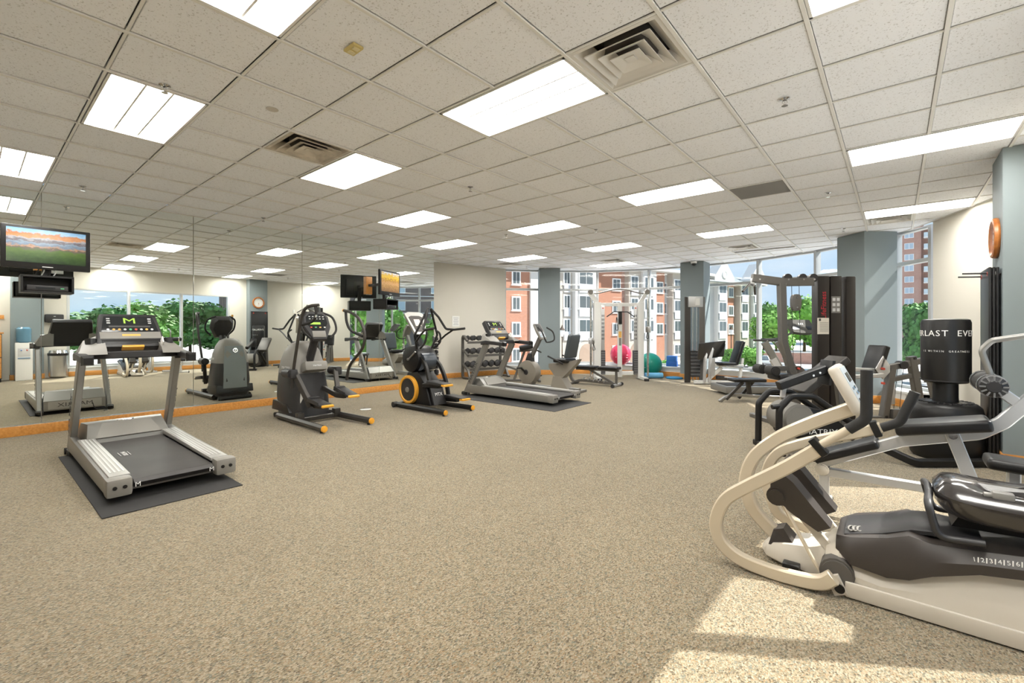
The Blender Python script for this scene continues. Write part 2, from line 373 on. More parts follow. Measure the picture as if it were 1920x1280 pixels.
for k, (d, x, y, c, full) in enumerate(cells):
    if k < 300:
        if full: o = link('tile', tile_me, ceil, (x, y, 0))
        else:
            tb = B(); tb.prism([(p.x-x, p.y-y) for p in c], .006, .018, 'xy'); o = tb.obj('tile', TILE, ceil, (x, y, 0))
    else: rest.append(c)
tb = B()
for c in rest: tb.prism([(p.x, p.y) for p in c], .006, .018, 'xy')
tag(tb.obj('far_tiles', TILE, ceil), kind='stuff')
# deck above so no daylight leaks between tiles
b = B(); b.prism([(MX-.2, BACK-.2), (MX-.2, 7), (-9.65, 7)]+EDGE+[(1.3, BACK-.2)], .16, .30, 'xy'); b.obj('deck', mat('deck_grey', (.5, .5, .5), .9), ceil)
for i in range(-15, 3):                                            # main tees run away from the camera
    x = gx(i)
    lo, hi = BACK, 13.2
    if x < MX+.02: lo = 7.02
    s = [V((x-.001, lo)), V((x+.001, lo)), V((x+.001, hi)), V((x-.001, hi))]
    c = inside(s, half+[(V((1.06, 0)), V((1, 0)))])
    if not c: continue
    hi = max(p.y for p in c)
    cuts = sorted([(gy(j), gy(j+1)) for a, j in LIGHTS if a+1 == i]); y = lo
    for c0, c1 in cuts+[(hi, hi)]:
        if min(c0, hi)-y > .02:
            b = B(); b.box((x, (y+min(c0, hi))/2, .0), (.024, min(c0, hi)-y, .012), bev=.0015, seg=1); b.box((x, (y+min(c0, hi))/2, .02), (.003, min(c0, hi)-y, .03)); b.obj('main_tee', GRID, ceil)
        y = c1
b = B()
for j in range(-2, 22):
    y = gy(j); x0 = MX+.012 if y < 7.02 else -9.6
    c = inside([V((x0, y-.001)), V((1.06, y-.001)), V((1.06, y+.001)), V((x0, y+.001))], half)
    if not c: continue
    x0, x1 = min(p.x for p in c), max(p.x for p in c)
    b.box(((x0+x1)/2, y, .003), (x1-x0, .016, .008))
b.box((0, 0, .01), (.001, .001, .001)); tag(b.obj('cross_tees', GRID, ceil), kind='stuff')
for p, q in list(zip(pts, pts[1:]))+[((MX+.0, BACK), (MX+.0, 7.0))]:  # wall angle
    o = slab('wall_angle', p, q, .022, -.003, .006, GRID, -1, ceil)

# troffers
LENS = bpy.data.materials.new('troffer_lens'); LENS.use_nodes = True
_p = LENS.node_tree.nodes['Principled BSDF']; _p.inputs['Base Color'].default_value = (.9, .88, .82, 1); _p.inputs['Emission Color'].default_value = (1, .975, .92, 1); _p.inputs['Emission Strength'].default_value = LAMP*.85
TUBE = mat('troffer_centre', (1, .985, .94), .4, emit=LAMP*1.3)
where = {(-5, 4): 'large lit ceiling troffer next to the near air diffuser', (-9, 1): 'lit ceiling troffer at upper left with a sprinkler at its corner', (-5, 1): 'ceiling troffer cut off by the top edge of the photo, left',
         (-9, 4): 'lit ceiling troffer touching the stained air diffuser', (-11, 7): 'lit ceiling troffer above the silver cross trainer', (-9, 10): 'lit ceiling troffer in mid ceiling above the far treadmill', (-5, 9): 'lit ceiling troffer left of the grey return grille',
         (-1, 9): 'long lit ceiling troffer at the right edge of the ceiling', (-1, 14): 'lit ceiling troffer just before the far right diffuser', (-5, 14): 'lit ceiling troffer above the weight stack tower', (-9, 14): 'lit ceiling troffer above the cable crossover',
         (-13, 10): 'lit ceiling troffer above the end of the mirrors', (-13, 14): 'lit ceiling troffer near the beige back wall', (-11, 18): 'farthest lit ceiling troffer near the window wall', (-13, 0): 'lit ceiling troffer at the left edge above the television',
         (-1, 4): 'ceiling troffer cut off by the top edge of the photo, right', (-1, 0): 'ceiling troffer behind the camera'}
for i, j in LIGHTS:
    x, y = gx(i+1), gy(j)+GP/2; w, h = 2*GP-.03, GP-.03
    t = thing('ceiling_light', where[(i, j)], 'light', (x, y, CEIL), 0, 'ceiling troffers')
    b = B(); b.box((0, h/2-.008, .035), (w, .016, .08)); b.box((0, -h/2+.008, .035), (w, .016, .08)); b.box((w/2-.008, 0, .035), (.016, h, .08)); b.box((-w/2+.008, 0, .035), (.016, h, .08)); b.obj('frame', GRID, t); b = B(); b.box((0, 0, .082), (w, h, .012)); b.obj('housing', GRID, t)  # unseen top plate added to stop lens light leaking above the tiles
    for s in (-1, 1):
        b = B(); b.prism([(s*.085, .030), (s*(h/2-.014), .045), (s*(h/2-.014), .07), (s*.085, .07)], -w/2+.016, w/2-.016, 'yz'); b.obj('side_lens', LENS, t)
    b = B(); b.prism([(-.075, .030), (0, .022), (.075, .030), (.075, .07), (-.075, .07)], -w/2+.016, w/2-.016, 'yz'); b.obj('centre_lens', TUBE, t)
    for s in (-1, 1):
        b = B(); b.box((0, s*.081, .024), (w-.03, .014, .03)); b.obj('rib', GRID, t)
# square four-way diffusers
vl = ['white square air diffuser beside the large near troffer', 'dust stained square air diffuser on the left of the ceiling', 'square air diffuser above the sunlit column', 'square air diffuser beside the far linear slot', 'square air diffuser by the beige back wall', 'square air diffuser near the far window wall']
for (i, j), lab in zip(VENTS, vl):
    t = thing('air_diffuser', lab, 'vent', (gx(i)+GP/2, gy(j)+GP/2, CEIL), 0, 'ceiling air diffusers')
    b = B(); b.box((0, 0, .12), (.5, .5, .01)); b.cyl((0, 0, .03), (0, 0, .121), .17, seg=20); b.obj('duct', DARK, t)
    VS = VENTW if (i, j) != (-8, 3) else mat('vent_dusty', (.60, .545, .46), .6, noise=(6, .25))
    for k, (o_, i_, z0, z1) in enumerate([(.293, .266, .0, .0), (.268, .185, .0, .07), (.218, .12, -.012, .05), (.155, .062, -.016, .035), (.098, .012, -.02, .008)]):
        b = B()
        ro = b.ring([(-o_, -o_, z0), (o_, -o_, z0), (o_, o_, z0), (-o_, o_, z0)]); ri = b.ring([(-i_, -i_, z1), (i_, -i_, z1), (i_, i_, z1), (-i_, i_, z1)])
        r2 = b.ring([(-i_, -i_, z1+.006), (i_, -i_, z1+.006), (i_, i_, z1+.006), (-i_, i_, z1+.006)]); r3 = b.ring([(-o_, -o_, z0+.006), (o_, -o_, z0+.006), (o_, o_, z0+.006), (-o_, o_, z0+.006)])
        b.skin([ro, ri, r2, r3], closed=True)
        if k == 4: b.box((0, 0, -.002), (.062, .062, .006))
        b.obj('flange' if k == 0 else 'louvre', VS, t)
t = thing('return_grille', 'plain grey return air grille in the ceiling', 'vent', (gx(RET[0])+GP/2, gy(RET[1])+GP/2, CEIL))
b = B(); b.box((0, 0, .006), (.585, .585, .004)); b.obj('backing', mat('grille_grey', (.30, .29, .27), .7), t)
for k in range(28):
    b = B(); b.box((0, -.27+k*.02, .002), (.57, .004, .010)); b.obj('slat', mat('grille_slat', (.36, .35, .33), .6), t)
t = thing('slot_diffuser', 'long linear slot diffuser before the far windows', 'vent', (gx(-4), gy(18)+.27, CEIL))
b = B(); b.box((0, 0, -.003), (1.2, .12, .006)); b.obj('plate', VENTW, t)
for s in (-.028, .028):
    b = B(); b.box((0, s, -.007), (1.17, .02, .004)); b.obj('slot', DARK, t)
# sprinklers
spr = [(-6.9, 1.5, 'sprinkler head beside the upper left troffer'), (-1.42, 6.5, 'sprinkler head right of the near air diffuser'), (-12.8, 1.5, 'sprinkler head above the television'), (-6.9, 6.5, 'sprinkler head in the middle of the ceiling'), (-12.8, 4.9, 'sprinkler head close to the mirror top'),
       (-1.45, 11.6, 'sprinkler head right of the return grille'), (-1.5, 16, 'sprinkler head above the weight stack tower'), (-6.95, 11.6, 'sprinkler head before the far windows'), (-9.4, 10.5, 'sprinkler head left of the mid ceiling troffer'), (-13.4, 16.6, 'sprinkler head near the beige back wall')]
for i, j, lab in spr:
    t = thing('sprinkler', lab, 'sprinkler', (gx(i), gy(j), CEIL), random.random(), 'ceiling sprinklers')
    b = B(); b.lathe([(.0, .004), (.036, .003), (.036, -.002), (.02, -.008), (.012, -.012), (.012, .004)], seg=16); b.obj('escutcheon', CHROME, t)
    b = B(); b.tube([(-.012, 0, -.01), (-.016, 0, -.03), (0, 0, -.05)], .003, 6); b.tube([(.012, 0, -.01), (.016, 0, -.03), (0, 0, -.05)], .003, 6); b.cyl((0, 0, -.01), (0, 0, -.045), .004, seg=8); b.obj('frame', CHROME, t)
    b = B(); b.lathe([(.0, -.05), (.02, -.05), (.022, -.054), (0, -.054)], seg=12); b.obj('deflector', CHROME, t)
t = thing('ceiling_sensor', 'small yellowed plastic wall plate on a ceiling tile', 'sensor', (gx(-4.57), gy(2.53), CEIL))
YEL = mat('yellowed_plastic', (.62, .50, .20), .5)
b = B(); b.box((0, 0, -.006), (.115, .07, .016), bev=.005); b.obj('plate', YEL, t)
for s in (-1, 1):
    b = B(); b.box((s*.026, 0, -.016), (.03, .04, .006), bev=.002); b.obj('jack', mat('jack_cream', (.7, .62, .36), .5), t)
b = B(); b.lathe([(0, .001), (.045, .001), (.045, .0005), (0, .0005)], (gx(-6.56), gy(2.56), CEIL-.0005), seg=20)
b.obj('water_stain', mat('tile_stain', (.58, .55, .51), .9), ceil, (0, 0, .003-CEIL))
# ---------------------------------------------------------------- outside: ground, apartments, tower, trees, cars
GZ = -3.2
_cp = math.cos(math.radians(40)); _sp = math.sin(math.radians(40))
def ray(px):                                    # plan direction seen at a photo column
    r = (px-960)/856; return V((-_sp+_cp*r, _cp+_sp*r))
def at(px, d, z=GZ): v = ray(px)*d; return V((v.x, v.y, z))
PAVE = mat('concrete_paving', (.62, .59, .55), .9, noise=(.6, .12)); ASPH = mat('asphalt', (.42, .41, .40), .9, noise=(.5, .15)); LAWN = mat('lawn', (.12, .30, .04), .95, noise=(1.5, .35))
b = B(); b.box((0, 60, GZ-.25), (420, 420, .5)); st(b.obj('floor_outside', PAVE), 'pale paving and drives outside the windows')
for nm, px, d, w, l, m, r in (('floor_parking', 1450, 42, 26, 30, ASPH, .3), ('floor_street', 1500, 85, 60, 9, ASPH, .1), ('floor_lawn', 1720, 30, 10, 16, LAWN, 0), ('floor_lawn_side', 1560, 66, 26, 8, LAWN, .2)):
    p = at(px, d); b = B(); b.box((0, 0, .01), (w, l, .02)); o = st(b.obj(nm, m, None, (p.x, p.y, GZ)), 'ground outside'); o.rotation_euler.z = r
def brick_mat(name, c1, c2, mo, sc):
    m = bpy.data.materials.new(name); m.use_nodes = True; n = m.node_tree; p = n.nodes['Principled BSDF']
    t = n.nodes.new('ShaderNodeTexCoord'); k = n.nodes.new('ShaderNodeTexBrick'); mp = n.nodes.new('ShaderNodeMapping'); mp.inputs['Rotation'].default_value = (PI/2, 0, 0)
    k.inputs['Scale'].default_value = sc; k.inputs['Color1'].default_value = (*c1, 1); k.inputs['Color2'].default_value = (*c2, 1); k.inputs['Mortar'].default_value = (*mo, 1); k.inputs['Mortar Size'].default_value = .012
    n.links.new(t.outputs['Object'], mp.inputs[0]); n.links.new(mp.outputs[0], k.inputs[0]); n.links.new(k.outputs[0], p.inputs['Base Color']); p.inputs['Roughness'].default_value = .9
    return m
BRICK = brick_mat('apartment_brick', (.40, .185, .115), (.355, .16, .10), (.42, .26, .19), 2.2); BRICKD = brick_mat('tower_brick', (.46, .27, .21), (.42, .24, .19), (.48, .34, .28), 1.5)
STUC = mat('white_stucco', (.60, .585, .56), .85); STUB = mat('beige_stucco', (.48, .43, .37), .85); WTRIM = mat('window_trim', (.85, .84, .82), .6)
PANE = mat('far_glass', (.10, .12, .13), .08, spec=.8); RAILP = mat('balcony_panel', (.58, .60, .64), .5); ROOF = mat('roof_slate', (.22, .25, .25), .8); RIBB = mat('ribbed_cladding', (.23, .18, .16), .7, noise=(.8, .12))

# apartment block whose front runs away from the gym
apA, apB = V((-32.8, 37.7)), V((-17.5, 83.2)); apu = (apB-apA).normalized(); apn = V((apu.y, -apu.x))
def fs(px):
    r = ray(px); den = r.x*apu.y-r.y*apu.x; return (r.y*apA.x-r.x*apA.y)/den if abs(den) > 1e-9 else 0
ap = thing('apartment_building', 'orange brick and white stucco apartment block outside the far windows', 'building', (apA.x, apA.y, GZ), math.atan2(apu.y, apu.x))
# local frame: x along the front, -y towards the gym, z from the ground
def seg(px0, px1, out, m, top=12.4, nm='wall', z0=0):
    s0, s1 = fs(px0), fs(px1); b = B(); b.box(((s0+s1)/2, 3-out/2, (top+z0)/2), (s1-s0, 6+out, top-z0)); return b.obj(nm, m, ap)
def win(px0, px1, zb, h, out, par=None, panel=0, nm='window', mull=1):
    s0, s1 = fs(px0), fs(px1); w = s1-s0; c = (s0+s1)/2; y = -out-.03
    b = B(); b.box((c, y, zb+h/2), (w+.24, .1, h+.24)); b.box((c, y, zb-.14), (w+.4, .2, .1)); f = b.obj(nm, WTRIM, ap)
    k = 2 if mull else 1
    for i in range(k):
        b = B(); b.box((s0+w*(i+.5)/k, y-.05, zb+h/2), (w/k-.07, .03, h-.07)); b.obj('pane', PANE, f)
    if panel:
        b = B(); b.box((c, y-.08, zb-panel/2-.02), (w+.1, .06, panel)); b.obj('balcony_panel', RAILP, f)
rows = [3.75, 6.6, 9.45]                        # sill heights of the upper storeys
for a, c, out, m, nm in ((900, 993, 0, BRICK, 'brick_wall'), (993, 1048, .25, STUC, 'white_pier'), (1048, 1070, .25, STUB, 'beige_bay'), (1070, 1109, .9, STUC, 'white_bay'), (1109, 1124, .3, BRICK, 'brick_strip'), (1124, 1166, 0, BRICK, 'brick_wall'),
                       (1166, 1174, -.3, BRICKD, 'brick_return'), (1174, 1196, .5, STUB, 'beige_bay'), (1196, 1221, .9, STUC, 'white_bay'), (1221, 1246, 0, BRICK, 'brick_wall'), (1246, 1255, -.4, STUC, 'white_return'), (1255, 1300, .6, STUB, 'beige_bay'),
                       (1300, 1336, .2, STUC, 'white_wall'), (1336, 1354, .9, STUC, 'white_bay'), (1354, 1375, 0, BRICK, 'brick_wall'), (1375, 1381, -.4, BRICKD, 'brick_return'), (1381, 1401, .6, STUB, 'beige_bay'), (1401, 1417, 1.0, STUC, 'white_bay')):
    seg(a, c, out, m, 12.2 if a < 1300 else 11.4, nm)
for z in rows:
    for p0, p1, out, pan in ((961, 974, 0, 0), (1055, 1065, .25, 1.0), (1077, 1102, .9, 1.0), (1149, 1162, 0, 0), (1178, 1190, .5, 1.0), (1199, 1215, .9, 1.0), (1231, 1242, 0, 0), (1248, 1253, -.4, 0), (1258, 1269, .6, 1.1), (1338, 1351, .9, 1.1), (1366, 1374, 0, 0), (1384, 1395, .6, 1.1), (1403, 1414, 1.0, 1.1)):
        win(p0, p1, z+(.35 if pan else 0), 1.35 if not pan else 1.45, out, panel=pan)
    win(1356, 1360, z-1.3, 1.2, 0, mull=0)
for p0, p1 in ((961, 974), (1149, 1162), (1258, 1270), (1338, 1350)): win(p0, p1, .9, 1.3, .9 if p0 == 1338 else .6 if p0 == 1258 else 0)
for pa, out in ((1091, .9), (1188, .5)):       # arched entrances
    c = fs(pa); b = B(); w = 1.5
    arch = [(-w, 0), (-w, 1.6)]+[(w*math.cos(t), 1.6+w*math.sin(t)) for t in [PI-PI*k/10 for k in range(1, 10)]]+[(w, 1.6), (w, 0)]
    b.prism([(c+x, z) for x, z in arch], -out-.03, -out+.1, 'xz'); a_ = b.obj('entrance_arch', STUB, ap)
    b = B(); b.prism([(c+x*.78, z*.86) for x, z in arch], -out-.06, -out, 'xz'); b.obj('entrance_shade_panel', mat('entrance_shade', (.34, .25, .19), .8), a_)  # shade of the recess painted as a flat darker panel on the arch
b = B(); b.box((fs(1155), 2.6, 12.35), (fs(1300)-fs(900)+2, 8, .35)); b.obj('cornice', STUC, ap)
b = B(); b.prism([(-1.6, 11.4), (7, 11.4), (7, 13.2), (3, 13.2)], fs(1300), fs(1420), 'yz'); b.obj('roof', ROOF, ap)
b = B(); b.prism([(-1.2, 11.3), (6.9, 11.3), (6.9, 11.65), (-1.2, 11.65)], fs(1300), fs(1418), 'yz'); b.obj('eave', STUC, ap)
for pg in (1345, 1409):                        # gables with a round vent
    c = fs(pg); w = 2.4; b = B(); b.prism([(c-w, 11.4), (c+w, 11.4), (c+w, 12.2), (c, 14.9), (c-w, 12.2)], -1.25, .4, 'xz'); g_ = b.obj('gable', STUC, ap)
    b = B(); b.lathe([(0, 0), (.62, 0), (.62, .12), (.45, .12), (.45, .04), (0, .04)], (c, -1.25, 12.6), (0, -1, 0), 20); b.obj('round_vent', WTRIM, g_)

# distant brick tower with balconies
tw = thing('brick_tower', 'tall brick tower with stacked balconies seen past the sunlit column', 'building', at(1699, 122), -.08)
b = B(); b.box((-4.5, 8, 20), (15, 16, 40)); b.obj('wall', BRICKD, tw); b = B(); b.box((10, 9.5, 20), (14, 16, 40)); b.obj('wall', BRICKD, tw)
for k in range(13):
    z = 2.0+k*2.95
    for x in (-9.5, -4.6, .6):
        b = B(); b.box((x, -.04, z+.75), (1.9, .12, 1.6)); f = b.obj('window', WTRIM, tw)
        for s in (-.45, .45):
            b = B(); b.box((x+s, -.1, z+.75), (.78, .06, 1.4)); b.obj('pane', mat('tower_glass', (.42, .50, .58), .15), f)
    b = B(); b.box((7.3, .4, z-.35), (7.6, 2.6, .22)); f = b.obj('balcony_slab', WTRIM, tw)
    b = B(); b.box((7.3, -.85, z+.35), (7.5, .08, 1.1)); b.obj('balcony_panel', mat('balcony_glass', (.55, .64, .68), .3), f)
    for x in (5.4, 9.2):
        b = B(); b.box((x, 1.46, z+.8), (2.0, .1, 2.1)); w_ = b.obj('balcony_door', WTRIM, tw); b = B(); b.box((x, 1.4, z+.8), (1.7, .06, 1.9)); b.obj('pane', PANE, w_)
# ribbed brown building that shows in the mirrors
rb = thing('clad_building', 'brown ribbed apartment building reflected in the last mirror', 'building', (50, 49, GZ), math.radians(126.5)-PI/2-PI/2)
rb.rotation_euler.z = math.atan2(.84, -.545)-PI  # front faces the gym
b = B(); b.box((0, 6, 12), (56, 12, 24)); b.obj('wall', RIBB, rb)
for k in range(140):
    b = B(); b.box((-27.8+k*.4, -.03, 12), (.09, .1, 24)); b.obj('rib', RIBB, rb) if k == 0 else link('rib', bpy.data.objects['rib'].data if 0 else ribme, rb, (k*.4, 0, 0))
    if k == 0: ribme = [o for o in children(rb) if o.name.startswith('rib')][0].data
for k in range(7):
    for x in range(-24, 25, 6):
        b = B(); b.box((x, -.1, 2.6+k*3), (1.5, .12, 1.9)); f = b.obj('window', WTRIM, rb); b = B(); b.box((x, -.17, 2.6+k*3), (1.3, .05, 1.7)); b.obj('pane', mat('sky_pane', (.5, .6, .66), .15), f)
    b = B(); b.box((0, -.06, 4.2+k*3), (56, .14, .12)); b.obj('floor_band', WTRIM, rb)

# trees: trunk, limbs and a crown of leaf blades
LEAF = [mat('leaves_fresh', (.16, .36, .05), .7, noise=(.8, .45)), mat('leaves_mid', (.11, .28, .05), .7, noise=(.8, .45)), mat('leaves_deep', (.08, .22, .045), .7, noise=(.8, .45))]
BARK = mat('bark', (.09, .06, .04), .9)
def crown_mesh(seed, n=3800, blobs=18, size=.40):
    rnd = random.Random(seed); b = B(); cs = []
    for k in range(blobs):
        a = rnd.uniform(0, 2*PI); r = rnd.uniform(.15, .68); z = rnd.uniform(-.62, .72); r *= math.sqrt(max(.1, 1-z*z*.9)); cs.append((V((r*math.cos(a), r*math.sin(a), z)), rnd.uniform(.28, .42)))
    for c, r in cs:
        q = r*.74; bmesh.ops.create_icosphere(b.bm, subdivisions=2, radius=1, matrix=M.Translation(c)@M.Diagonal((q, q, q*.9, 1)))
    for v in b.bm.verts: v.co *= 1+rnd.uniform(-.07, .07)
    for k in range(n):
        c, r = rnd.choice(cs); d = V((rnd.gauss(0, 1), rnd.gauss(0, 1), rnd.gauss(0, 1))).normalized(); p = c+d*r*rnd.uniform(.72, 1.14)
        u = V((rnd.gauss(0, 1), rnd.gauss(0, 1), rnd.gauss(0, 1))).cross(d+V((.01, 0, 0))).normalized(); w = (u.cross(d)*.7+d*rnd.uniform(-.5, .7)).normalized(); s = size*rnd.uniform(.2, .42)
        b.quad(p-u*s*.45, p+w*s*.5, p+u*s*.45, p-w*s*.5)
    return b.mesh('crown', 180)
CROWNS = [crown_mesh(k) for k in range(3)]
def tree(p, h, w, lab, kind=0, group='trees outside', stem=.14, name='tree'):
    t = thing(name, lab, 'tree' if stem else 'shrub', p, random.uniform(0, 6), group)
    me = CROWNS[random.randrange(3)].copy(); me.materials.clear(); me.materials.append(LEAF[kind])
    c = link('crown', me, t, (0, 0, h*(stem+1)/2)); c.scale = (w/2, w/2, h*(1-stem)/2*1.05)
    if stem:
        b = B(); b.tube([(0, 0, 0), (.05, 0, h*.3), (0, .1, h*.7)], .02*h, 8, scale=[1.3, 1, .6]); b.tube([(0, 0, h*.3), (w*.2, .1, h*.6)], .01*h, 6); b.tube([(0, 0, h*.35), (-w*.2, -.1, h*.62)], .01*h, 6); b.obj('trunk', BARK, t)
    return t
for px, d, h, w, k, lab in ((1432, 96, 9.6, 9, 1, 'leafy tree just right of the apartment block'), (1456, 62, 6.6, 7, 0, 'bright leafy tree behind the parked cars'), (1480, 95, 8.8, 8, 1, 'tree behind the lat pulldown column'), (1508, 72, 9.2, 7, 0, 'tall rounded tree seen under the pulldown arm'),
                         (1534, 90, 9.6, 8, 2, 'dark tree next to the weight tower'), (1562, 80, 8.0, 8, 1, 'tree hidden mostly by the weight tower'), (1737, 38, 6.6, 5, 1, 'dense green tree in front of the brick tower'), (1752, 44, 7.0, 5, 0, 'green tree beside the beige wall edge')):
    tree(at(px, d), h, w, lab, k)
for i in range(11):                            # tree belt seen in the mirrors through the right hand window
    a = math.radians(-16+i*4.6); d = 46+5*((i*7) % 5)/2; p = (d*math.cos(a), d*math.sin(a)+3, GZ); h = 6.0+1.3*((i*5) % 4)/2
    tree(p, h, 9+((i*3) % 3), 'leafy tree of the distant belt reflected in the left mirrors', i % 3, 'tree belt reflected in the mirrors')
for i, (x, y, h) in enumerate(((17, 22, 6.5), (22, 26, 7), (26, 20, 6), (12, 26, 6.4), (30, 32, 8))):
    tree((x, y, GZ), h, 5.5, ('fresh green tree close outside, reflected beside the treadmill', 'fresh green tree reflected behind the second column', 'fresh green tree before the ribbed building', 'slim fresh green tree reflected near the beige wall', 'taller fresh tree by the ribbed building corner')[i], 0, 'trees by the ribbed building', .15)
for px, d, h, w, lab in ((1253, 40, 1.7, 2.3, 'clipped shrub at the foot of the beige bay'), (1405, 46, 2.6, 3.6, 'round shrub below the white bay'), (1366, 56, 2, 2.2, 'small shrub left of the backrest'), (1140, 42, 1.4, 1.6, 'low shrub seen past the pink ball')):
    tree(at(px, d), h, w, lab, 0, 'shrubs outside', 0, 'shrub')
b = B(); p = at(1500, 58)
wl_ = thing('garden_wall', 'low brick retaining wall behind the parked cars', 'wall', p, .35)
b.box((0, 0, .7), (16, .4, 1.4)); b.obj('brickwork', BRICKD, wl_); b = B(); b.box((0, 0, 1.45), (16.2, .6, .14)); b.obj('coping', STUC, wl_)
# parked cars
def make_car(lab, colr, loc, rz):
    t = thing('car', lab, 'car', loc, rz, 'parked cars'); P_ = mat('paint_'+lab.split()[0], colr, .25, .3, coat=.6)
    b = B(); b.prism([(-2.2, .35), (2.2, .35), (2.25, .75), (1.9, .95), (1.0, 1.0), (-1.7, 1.02), (-2.2, .9)], -.86, .86, 'xz', bev=.08); b.obj('body', P_, t)
    b = B(); b.prism([(-1.75, 1.0), (1.05, .98), (.35, 1.48), (-1.3, 1.5)], -.74, .74, 'xz', bev=.07); b.obj('cabin', P_, t)
    for s in (-1, 1):
        b = B(); b.prism([(-1.5, 1.05), (-.2, 1.05), (-.2, 1.40), (-1.2, 1.42)], s*.73, s*.752, 'xz'); b.prism([(-.1, 1.05), (.8, 1.04), (.28, 1.40), (-.1, 1.40)], s*.73, s*.752, 'xz'); b.obj('side_window', PANE, t)
        for x in (-1.35, 1.4):
            b = B(); b.cyl((x, s*.7, .33), (x, s*.9, .33), .33, bev=.03); w = b.obj('wheel', BLACK, t); b = B(); b.cyl((x, s*.89, .33), (x, s*.915, .33), .2); b.obj('hubcap', CHROME, w)
    b = B(); b.prism([(1.0, 1.02), (.4, 1.44), (.43, 1.46), (1.06, 1.03)], -.66, .66, 'xz'); b.obj('windscreen', PANE, t)
    b = B(); b.prism([(-1.72, 1.05), (-1.36, 1.46), (-1.39, 1.46), (-1.78, 1.05)], -.66, .66, 'xz'); b.obj('rear_window', PANE, t)
    for s in (-1, 1):
        b = B(); b.box((2.2, s*.6, .72), (.08, .34, .14), bev=.02); b.obj('headlight', WTRIM, t)
    return t
for lab, colr, px, d, rz in (('silver car parked below the round shrub', (.55, .56, .58), 1417, 52, 2.2), ('white car parked behind the folded treadmill', (.72, .72, .72), 1446, 41, 2.4), ('grey car nearest the window, seen past the pulldown seat', (.25, .27, .30), 1482, 31, 2.5), ('blue car parked close to the weight tower', (.16, .22, .32), 1515, 34, 2.4), ('black car reflected in the near mirrors', (.04, .04, .05), 1700, 60, .4)):
    make_car(lab, colr, at(px, d), rz)
for i, (x, y) in enumerate(((22, 2), (24, 7), (26, 12))):
    make_car(('red car', 'pale car', 'graphite car')[i]+' in the lot reflected in the left mirrors', ((.35, .03, .02), (.7, .7, .68), (.12, .12, .13))[i], (x, y, GZ), 1.3)
for px, d, lab in ((1054, 43, 'street lamp outside, left of the cable crossover'), (1371, 58, 'street lamp outside, above the leg press pad')):
    t = thing('street_lamp', lab, 'lamp', at(px, d), 0, 'street lamps outside')
    b = B(); b.lathe([(.2, 0), (.2, .3), (.09, .5), (.06, 1), (.05, 3.6), (.09, 3.7), (.03, 3.75)], seg=10); b.obj('post', BARK, t)
    b = B(); b.lathe([(.1, 3.75), (.26, 4.3), (.24, 4.35)], seg=8); b.obj('lantern', WTRIM, t); b = B(); b.lathe([(.3, 4.35), (.12, 4.6), (.02, 4.85)], seg=8); b.obj('cap', BARK, t)
# ---------------------------------------------------------------- cardio machines (local x = the way the user faces)
SILVER = mat('silver_paint', (.27, .262, .245), .35, .55); SILVL = mat('light_silver', (.43, .42, .40), .35, .5); CHAR = mat('charcoal_plastic', (.030, .029, .030), .42, spec=.4); GREYP = mat('warm_grey_plastic', (.22, .208, .188), .45)
RUB = mat('black_rubber', (.022, .021, .021), .75, bump=(300, .15)); BELT = mat('belt_black', (.034, .030, .028), .55, noise=(4, .25)); ORANGE = mat('safety_yellow', (.80, .38, .035), .4); FOAM = mat('grip_foam', (.02, .019, .018), .8, bump=(400, .2))
SCREEN = mat('dark_screen', (.02, .022, .024), .12); LCD = mat('lcd_green', (.30, .50, .06), .4, emit=.35); KEYW = mat('key_white', (.62, .62, .62), .5); KEYR = mat('key_red', (.6, .08, .05), .5); KEYO = mat('key_amber', (.75, .42, .10), .5); KEYG = mat('key_green', (.10, .45, .2), .5)
INKW = mat('white_ink', (.82, .82, .80), .5); INKD = mat('dark_ink', (.06, .06, .06), .5); INKR = mat('red_ink', (.5, .02, .035), .5); BRONZE = mat('bronze_grey', (.055, .05, .045), .42, .4); VINYL = mat('black_vinyl', (.011, .0105, .0105), .34, spec=.4)
